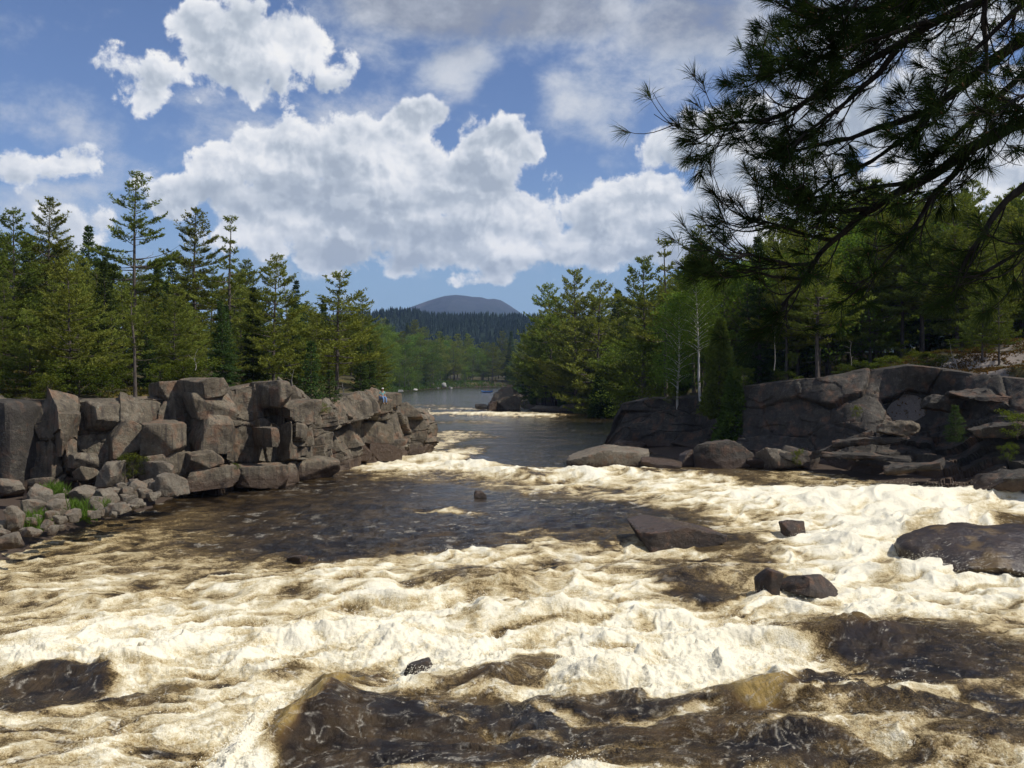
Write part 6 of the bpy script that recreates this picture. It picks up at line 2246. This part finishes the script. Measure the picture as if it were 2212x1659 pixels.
snag(422, 762, 800, 60, 'bare white dead stem standing in the bushes behind the topmost cliff block')
snag(628, 800, 852, 66, 'pale dead stem left of the small fir on the cliff', lean=6)
snag(741, 822, 850, 75, 'short bare stem beside the lone cliff pine', r0=.04)
snag(1672, 700, 800, 74.5, 'dead bare stem at the left end of the right hand slab', lean=4)
snag(1838, 740, 795, 77, 'pale dead stem standing in the heath of the slab')
snag(2068, 745, 800, 70.5, 'dead branching stem in front of the dark slender pine', lean=-16)


def scatter_blades(name, label, cat, P, mat, L, W, n, spread, seed, up=1.0):
    r = np.random.default_rng(seed)
    D = np.tile(np.array((0, 0, up)), (len(P), 1)) + r.normal(size=(len(P), 3)) * 0.3
    D /= np.linalg.norm(D, axis=1)[:, None]
    V, F, sh = blades(r, P, D, n, L, W, spread, r.random(len(P)))
    b_ = Build()
    b_.add(V, F, sh)
    return tag(obj(name, b_.mesh(name, MAT[mat])), label, cat, kind='stuff')


def patch(px0, px1, D0, D1, n, seed, keep=None):
    r = np.random.default_rng(seed)
    px, D = r.uniform(px0, px1, n), r.uniform(D0, D1, n)
    x = (px - CX) / F_ * D
    m = (fbm2(x / 2.2, D / 2.2, seed, 3) > (-0.05 if keep is None else keep)) & (poly_dist(x, D, CLIFF) > 1.4)
    x, D = x[m], D[m]
    return np.stack([x, D, ground_z(x, D)], 1)


P = np.concatenate([patch(1600, 2350, 67, 84, 9000, 1, 0.02), patch(1990, 2350, 62, 70, 3500, 2, -0.1), patch(1880, 2350, 68, 78, 6000, 22, -0.05)])
scatter_blades('heath', 'low orange and green moss and heath on the right hand slab', 'ground cover', P, 'moss', 0.16, 0.07, 4, 0.7, 3)
P = np.concatenate([patch(1560, 2350, 72, 90, 9000, 4, 0.05), patch(-150, 680, 56, 75, 9000, 5, -0.1)])
scatter_blades('undergrowth', 'low green undergrowth under the trees on both cliff tops', 'ground cover', P, 'heath', 0.22, 0.10, 4, 0.7, 6)
pts = []
r_ = np.random.default_rng(8)
for (px, py, w, h, D) in [(90, 1130, 40, 26, 43), (160, 1104, 34, 18, 45), (210, 1098, 30, 14, 46), (118, 1068, 30, 20, 48), (70, 1140, 30, 18, 42.5), (190, 1120, 30, 10, 44.5)]:
    for k in range(150):
        q = at(px + r_.normal() * w * .4, py + r_.normal() * h * .35, D + r_.normal() * .5)
        pts.append(q)
scatter_blades('grass', 'green grass tufts growing between the boulders of the rubble', 'grass', np.array(pts), 'grass', 0.42, 0.035, 5, 0.35, 9)
P = patch(745, 1130, 342, 560, 26000, 10, -0.5)
dd_ = poly_dist(P[:, 0], P[:, 1], CLIFF)
scatter_blades('bank_grass', 'pale green grass and sedge fringing the far bank', 'grass', P[(dd_ < 16) & (dd_ > 0.5)], 'grass', 1.3, 0.30, 3, 0.45, 12)

# little plants on the rocks
tree_px('fir_young', 2064, 876, 61.5, 'bright little fir seedling growing from a ledge of the right cliff', 'fir_tree', base=952, widen=1.1)
shrub_px('shrub_b', 2198, 895, 950, 57, 'yellow green leafy sprig hanging at the right edge of the ledges')
shrub_px('shrub_b', 2178, 962, 1000, 56, 'small sprig low on the right ledges', widen=.7)
shrub_px('shrub_b', 1722, 975, 1010, 67, 'small green seedling behind the shore rocks under the dark wall', widen=.5)
shrub_px('shrub_b', 1850, 880, 905, 66.5, 'tiny green tuft in the crack of the pale slab', widen=.6)
shrub_px('shrub_b', 512, 1002, 1016, 55.5, 'small green tuft at the foot of the cliff blocks near the water', widen=.8)
shrub_px('shrub_a', 1606, 795, 842, 76.5, 'leafy sapling at the left end of the slab beside the cedar', widen=.8)
shrub_px('shrub_a', 1712, 762, 796, 76, 'bright green sapling in front of the slab trunks', widen=.7)
shrub_px('shrub_a', 1448, 840, 872, 86, 'brown green bush on top of the headland', widen=1.2)
shrub_px('shrub_a', 1400, 838, 866, 89, 'low bush at the left end of the headland top', widen=1.2)

# ------------------------------------------------------------------ spray thrown up by the breaking water
def build_spray():
    r = np.random.default_rng(3)
    wf, V = WF, WV
    near = (wf.y < 62) & (np.abs(wf.x) < wf.y * 0.6)
    score = np.where(near, np.clip(wf.foam - 0.72, 0, 1) * np.clip(wf.h + 0.12, 0, 1) ** 1.2, 0)
    p = score / score.sum()
    idx = r.choice(len(p), 30000, p=p)
    P = V[idx] + np.stack([r.normal(size=len(idx)) * .07 - 0.05, r.normal(size=len(idx)) * .07, np.abs(r.normal(size=len(idx))) ** 1.4 * 0.11 + 0.01], 1)
    s = r.uniform(0.003, 0.010, len(idx))[:, None, None]
    T = np.array([(1, 1, 1), (1, -1, -1), (-1, 1, -1), (-1, -1, 1)], float)[None] * s
    T = T * (0.6 + 0.8 * r.random((len(idx), 1, 3)))
    VV = (P[:, None] + T).reshape(-1, 3)
    k = np.arange(len(idx)) * 4
    F = np.concatenate([np.stack([k, k + 1, k + 2], 1), np.stack([k, k + 3, k + 1], 1), np.stack([k, k + 2, k + 3], 1), np.stack([k + 1, k + 3, k + 2], 1)])
    m, b, out = new_mat('spray_drops')
    principled(b, out, (0.86, 0.81, 0.67), 0.5, None, spec=0.3)
    tag(obj('spray', mesh_np('spray', VV, F, m)), 'drops of white spray above the breaking waves', 'spray', kind='stuff')


build_spray()

# ------------------------------------------------------------------ summer air between here and the mountain
def build_haze():
    x0, x1, y0, y1, z0, z1 = -27000, 27000, -27000, 27000, -60.0, 480.0
    V = np.array([(x, y, z) for x in (x0, x1) for y in (y0, y1) for z in (z0, z1)], float)
    F = np.array([(0, 1, 3, 2), (4, 6, 7, 5), (0, 4, 5, 1), (2, 3, 7, 6), (0, 2, 6, 4), (1, 5, 7, 3)])
    m, b, out = new_mat('haze_air')
    v = b.n('ShaderNodeVolumePrincipled')
    v.inputs['Color'].default_value = (0.40, 0.60, 1.0, 1)
    v.inputs['Density'].default_value = 8.5e-5
    v.inputs['Anisotropy'].default_value = 0.0
    b.link(v.outputs[0], out.inputs['Volume'])
    tag(obj('haze', mesh_np('haze', V, F, m)), 'thin blue summer haze over the valley', 'haze', kind='stuff')


HAZE = True
if HAZE:
    build_haze()
